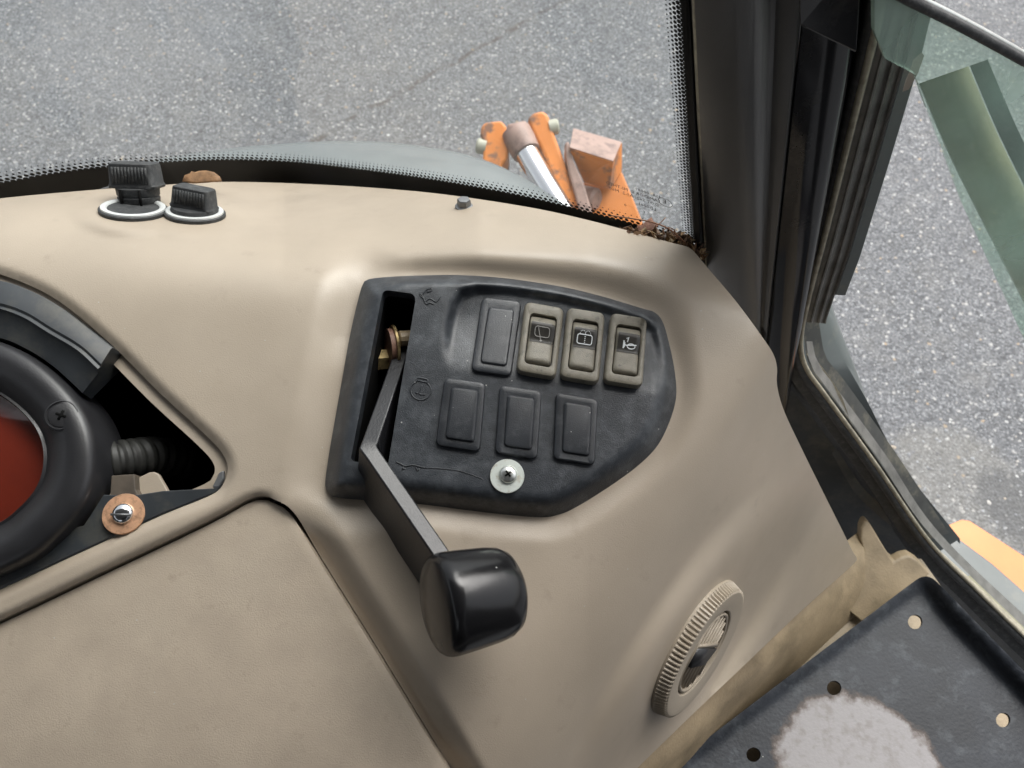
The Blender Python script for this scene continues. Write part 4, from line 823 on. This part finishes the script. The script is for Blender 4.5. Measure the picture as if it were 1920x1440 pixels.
pts = [(1812, 1082), (1824, 1076), (1960, 1195), (1960, 1230), (1880, 1160), (1806, 1086)]
wslab('olive_strip', pts, zs(pts, .80), (0, 0, -1), .02, M['bark'], stp)
pts = [(1735, 1022), (1750, 1020), (1810, 1075), (1960, 1215), (1960, 1240), (1850, 1135), (1742, 1040)]
wslab('dusty_seal', pts, zs(pts, .835), (0, 0, -1), .02, M['seal_tan'], stp)

# ================================================================== tan floor pan and wall
fl = thing('floor_pan', W(1500, 1250, .85), 'dirty tan painted floor pan between console and black plate', 'floor')
ZF = HC - .80
A = []
bot = crom([(1640, 1020), (1607, 1048), (1500, 1145), (1400, 1240), (1300, 1335), (1195, 1440), (1000, 1630)], False, 12); bd = np.maximum(cons_base(bot[:, 0], bot[:, 1]), cons_d(bot[:, 0], bot[:, 1])) + .010
r0 = W(bot[:, 0], bot[:, 1], bd) + NC * -.004
low = bot + np.array([64., 46.]); r1 = W(low[:, 0], low[:, 1], np.maximum(hplane_d(low[:, 0], low[:, 1], ZF), bd + .01)); low2 = bot + np.array([22., 14.]); r05 = W(low2[:, 0], low2[:, 1], bd + .018)
V, Fc = loft([r0 + NA * .012 - NC * .02, r0, r05, r1], False); autosmooth(mesh('kick_panel', V, Fc, M['tan'], fl), 40)
pts = [(1590, 1030), (1728, 1048), (1765, 1100), (1880, 1232), (2150, 1530), (2150, 1800), (900, 1800), (1060, 1570), (1300, 1390), (1500, 1195)]
pz = np.array([W(p[0], p[1], float(hplane_d(p[0], p[1], ZF))) for p in pts]); mesh('floor_sheet', *prism(pz, (0, 0, -.01)), M['tan'], fl, False)
# horn-shaped tab and the raised corner
pts = [(1560, 1120), (1598, 1068), (1613, 1048), (1619, 1034), (1614, 1012), (1615, 992), (1620, 981), (1626, 977), (1633, 985), (1644, 1003), (1660, 1030), (1676, 1054), (1690, 1046), (1706, 1042), (1722, 1052), (1745, 1075), (1700, 1130), (1620, 1170)]
A = np.array([W(p[0], p[1], .790 + .0001 * (1080 - p[1])) for p in pts]); bevel(mesh('corner_tab', *prism(A, (0, .01, -.006)), M['tan'], fl, False), .002, 3)

# ================================================================== black plate with holes
bp_ = thing('pedal_plate', W(1600, 1300, .76), 'black painted steel plate with round holes and worn bare patch', 'metal plate')
ZP = HC - .755
def platemat():
    m = mat('black_plate_paint', (.018, .021, .027), .50, spec=.3, bump=.5, bscale=350, var=.3, vscale=22, dust=((.12, .135, .15), 60, .52, .42), specks=.012)
    N = m.node_tree.nodes; L = m.node_tree.links; b = N['Principled BSDF']; src = b.inputs['Base Color'].links[0].from_socket
    g = N.new('ShaderNodeNewGeometry'); c = W(1615, 1466, float(hplane_d(1615, 1466, ZP)))
    d = N.new('ShaderNodeVectorMath'); d.operation = 'SUBTRACT'; L.new(g.outputs['Position'], d.inputs[0]); d.inputs[1].default_value = c
    sc = N.new('ShaderNodeVectorMath'); sc.operation = 'MULTIPLY'; L.new(d.outputs[0], sc.inputs[0]); sc.inputs[1].default_value = (1 / .074, 1 / .072, 0)
    ln = N.new('ShaderNodeVectorMath'); ln.operation = 'LENGTH'; L.new(sc.outputs[0], ln.inputs[0])
    no = N.new('ShaderNodeTexNoise'); no.inputs['Scale'].default_value = 45; no.inputs['Detail'].default_value = 9; no.inputs['Roughness'].default_value = .68; L.new(g.outputs['Position'], no.inputs['Vector'])
    a = N.new('ShaderNodeMath'); a.operation = 'MULTIPLY_ADD'; L.new(no.outputs[0], a.inputs[0]); a.inputs[1].default_value = .42; L.new(ln.outputs['Value'], a.inputs[2])
    n2 = N.new('ShaderNodeTexNoise'); n2.inputs['Scale'].default_value = 120; n2.inputs['Detail'].default_value = 6; L.new(g.outputs['Position'], n2.inputs['Vector'])
    cr = N.new('ShaderNodeValToRGB'); L.new(n2.outputs[0], cr.inputs[0]); cr.color_ramp.elements[0].position = .28; cr.color_ramp.elements[0].color = (.19, .175, .17, 1); cr.color_ramp.elements[1].position = .5; cr.color_ramp.elements[1].color = (.245, .235, .240, 1)
    def step(v, e0, e1):
        r = N.new('ShaderNodeMapRange'); L.new(v, r.inputs['Value']); r.inputs['From Min'].default_value = e0; r.inputs['From Max'].default_value = e1; r.inputs['To Min'].default_value = 1; r.inputs['To Max'].default_value = 0; return r.outputs[0]
    def mx(f, x, y):
        k = N.new('ShaderNodeMix'); k.data_type = 'RGBA'; L.new(f, k.inputs[0]); L.new(x, k.inputs[6])
        if isinstance(y, tuple): k.inputs[7].default_value = (*y, 1)
        else: L.new(y, k.inputs[7])
        return k.outputs[2]
    rim = mx(step(a.outputs[0], 1.18, 1.27), src, (.085, .062, .050)); fin = mx(step(a.outputs[0], 1.13, 1.21), rim, cr.outputs[0]); L.new(fin, b.inputs['Base Color']); return m
M['plate'] = platemat()
po = roundpoly([(1738, 1072), (1990, 1330), (2150, 1500), (1900, 1800), (1100, 1800), (1290, 1412), (1500, 1252)], [26, 4, 4, 4, 4, 14, 4], 6)
po = lin(po, True, 12)
holes = [np.array([(x + 13.5 * math.cos(a), y + 13.5 * math.sin(a)) for a in np.linspace(0, 6.2832, 24, False)]) for x, y in ((1716, 1166), (1564, 1290), (1413, 1415), (1881, 1350))]
def pl_d(x, y):
    P = np.stack([np.asarray(x, float), np.asarray(y, float)], 1); e = pdist(P, po)
    right = ss(-40, 40, (P[:, 0] - 1738) - (P[:, 1] - 1072) * .2) 
    lip = (1 - ss(2, 46, e)) ; lipl = 1 - ss(4, 22, e)
    z = ZP + .020 * lip * right + .005 * lipl * (1 - right)
    return hplane_d(x, y, z)
P2, V3, F3 = sheet(po, holes, pl_d, 11); mesh('plate', V3, F3, M['plate'], bp_)
skirt(po, pl_d, (0, 0, -.012), 'plate_edge', M['plate'], bp_, d0=.0001)
for h in holes: A = loop3(h, pl_d, .0001); V, Fc = loft([A, A + np.array([0, 0, -.003])]); mesh('hole_edge', V, Fc, M['plate'], bp_)

# ================================================================== opened glass door
dr = thing('glass_door', W(1800, 150, .45), 'opened cab door of green tinted glass with olive frame bar', 'door')
gd_ = [(1640, -60, .33), (1690, -8, .345), (1800, 50, .385), (1930, 122, .43), (2300, 330, .55), (2300, 900, .80), (1925, 645, .68), (1806, 385, .545), (1735, 195, .455), (1716, 140, .425), (1660, 110, .40), (1640, 60, .38)]
p = np.array(gd_, float); A = W(p[:, 0], p[:, 1], p[:, 2])
c = W(1726, 138, .405); nrm_d = nrm(cam2w((.2, -.83, .52)))
def dpl(px, py, lift=0):
    px = np.asarray(px, float); py = np.asarray(py, float); r = W(px, py, 1.) - CAMP; k = np.asarray((c + nrm_d * lift - CAMP) @ nrm_d) / (r @ nrm_d); return CAMP + r * k[..., None]
A = dpl(p[:, 0], p[:, 1]); mesh('glass_pane', *prism(A, -nrm_d * .004), M['door_glass'], dr, False)
ed = crom([(1640, -40), (1690, -8), (1800, 48), (1930, 120), (2200, 275)], False, 14); E0 = dpl(ed[:, 0], ed[:, 1])
V, Fc = tube(E0, .0026, 8); mesh('edge_seal', V, Fc, M['rubber'], dr)
ed2 = ed + np.array([6., -10.]); V, Fc = tube(dpl(ed2[:, 0], ed2[:, 1], -.003), .0016, 8); mesh('edge_trim', V, Fc, M['zinc'], dr)
bl = crom([(1742, 150), (1800, 285), (1880, 445), (1990, 660)], False, 14); 
def barline(dx, lift): return dpl(bl[:, 0] + dx * 1., bl[:, 1] - dx * .35, lift)
V, Fc = loft([barline(-20, -.045), barline(-18, -.035), barline(20, -.028), barline(52, -.030), barline(70, -.038), barline(74, -.062)], False); Fc.append([i * len(bl) for i in range(6)]); autosmooth(mesh('frame_bar', V, Fc, M['bark'], dr), 50)
V, Fc = loft([barline(76, -.009), barline(110, -.009)], False); mesh('bonding_strip', V, Fc, M['body_dark'], dr)

# ================================================================== dead leaves and litter
def leaf(name, px, py, d, pts, m, label, curl=.004, nrm_=None):
    c0 = W(px, py, d); n_ = nrm(BACK + UP * .3) if nrm_ is None else nrm(nrm_); x = nrm(RIGHT - n_ * n_.dot(RIGHT)); y = np.cross(n_, x)
    P = lin(np.array(pts, float), True, .004); k = len(P); ctr = P.mean(0); rings = []
    for s2 in (1., .66, .33, .02):
        q2 = ctr + (P - ctr) * s2; rings.append(c0 + np.outer(q2[:, 0], x) + np.outer(q2[:, 1], y) + np.outer(curl * np.sin(q2[:, 0] * 160) + curl * .6 * np.cos(q2[:, 1] * 210), n_))
    V, Fc = loft(rings, True, False, True); o = mesh(name, V, Fc, m); md = o.modifiers.new('thick', 'SOLIDIFY'); md.thickness = .0004; return tag(o, label, 'leaf')
def mm(p): return [(a / 1000, b / 1000) for a, b in p]
leaf('dry_leaf', 381, 331, .612, mm([(-16, -4), (-15, 1), (-11, 3), (-10, 5), (-7, 4), (-4, 5), (2, 5), (9, 3), (14, -1), (16, -5), (4, -6), (-8, -6)]), M['leaf'], 'brown dry leaf resting against the windshield behind the sockets', .0008)
leaf('dry_leaf', 1212, 427, .540, mm([(-8, -3), (-6, 2), (-3, 2), (0, 5), (4, 8), (5, 4), (8, 2), (6, -2), (3, -5), (-3, -6), (-6, -7)]), M['leaf_red'], 'torn reddish brown leaf in the litter at the windshield corner', .0012)
leaf('dry_leaf', 1240, 445, .541, mm([(-9, 0), (-4, 2), (3, 1), (8, -2), (2, -4), (-5, -3)]), M['leaf'], 'small curled tan leaf low in the litter corner', .0015)
lt = MB()
for k in range(420):
    t = rng.beta(2.2, 1.3); px = 1150 + 172 * t; py = np.interp(px, [1150, 1200, 1260, 1290, 1322], [428, 440, 452, 462, 488]) - rng.uniform(-4, 7 + 26 * max(0, t - .30)); d = .538 + rng.uniform(-.006, .012) + .035 * max(0, t - .5)
    c0 = W(px, py, d); a = rng.normal(size=3); b = rng.normal(size=3); a = nrm(a) * rng.uniform(.0012, .0055); b = nrm(np.cross(a, b)) * rng.uniform(.0006, .0022); n_ = np.cross(a, b); n_ = nrm(n_) * .0006
    lt.add([c0 - a, c0 + b, c0 + a, c0 - b, c0 + n_ * 2], [[0, 1, 4], [1, 2, 4], [2, 3, 4], [3, 0, 4], [3, 2, 1, 0]])
o = lt.build('leaf_litter', M['litter_bits'], None, None, smooth=False); tag(o, 'crumbled dead leaves and dirt packed in the windshield corner', 'leaf litter', None, 'stuff')
tw = [([(1145, 404), (1180, 409), (1220, 416), (1255, 430), (1285, 455)], .0005, 'long thin reddish pine needle arched above the litter'), ([(1228, 428), (1238, 418), (1248, 408)], .00035, 'short straight grey twig poking up from the litter'), ([(1246, 440), (1244, 432), (1252, 427), (1264, 431), (1270, 448)], .0004, 'small looped brown stem in the litter corner')]
for pts, r, lab in tw:
    q2 = crom([np.array(k, float) for k in pts], False, 5); V, Fc = tube(W(q2[:, 0], q2[:, 1], np.full(len(q2), .535)), r, 6); tag(mesh('twig', V, Fc, M['twig']), lab, 'twig', 'twigs in the litter')

# ================================================================== cab roof and rear frame overhead (out of the picture, added to block sky light)
rf = thing('cab_light_blocker', (0, -.3, HC + .3), 'unseen dark cab roof, posts and walls added to block sky light', 'roof')
MB().add(*box((-.35, -.36, HC + .40), (.88, 0, 0), (0, .80, 0), (0, 0, .04))).build('roof_panel', M['roofing'], rf, None)
for x in (-1.15, .48): MB().add(*box((x, -1.1, HC - .3), (.06, 0, 0), (0, .05, 0), (0, 0, .69))).build('rear_post', M['roofing'], rf, None)
MB().add(*box((-.35, -1.12, HC - .55), (.8, 0, 0), (0, .02, 0), (0, 0, .45))).build('rear_wall', M['roofing'], rf, None)
MB().add(*box((-1.17, -.2, HC - .50), (.02, 0, 0), (0, .9, 0), (0, 0, .55))).build('left_light_blocker', M['roofing'], rf, None)  # unseen solid panel, added to cut light from the left
MB().add(*box((.66, -.66, HC - .35), (.03, 0, 0), (0, .46, 0), (0, 0, .75))).build('right_rear_blocker', M['roofing'], rf, None)  # unseen solid panel, added to keep light off the console wall
# unseen seat behind the camera, added to darken the console side wall
st_ = thing('shade_seat', (-.05, -.5, HC - .95), 'unseen black padded seat added to shade the console side wall', 'seat')
M['vinyl'] = mat('black_vinyl', (.03, .03, .032), .6, bump=.3)
def cushion(name, c0, hx, hy, hz):
    o_ = MB().add(*box(c0, hx, hy, hz)).build(name, M['vinyl'], st_, None); bevel(o_, .05, 4)
cushion('seat_cushion', (-.02, -.42, HC - .62), (.30, 0, 0), (0, .24, 0), (0, 0, .09))
cushion('backrest', (-.02, -.68, HC - .15), (.30, 0, 0), (0, .09, -.02), (0, .05, .48))
cushion('armrest', (.36, -.40, HC - .40), (.05, 0, 0), (0, .20, 0), (0, 0, .04))
cushion('pedestal', (-.02, -.48, HC - .88), (.2, 0, 0), (0, .2, 0), (0, 0, .18))
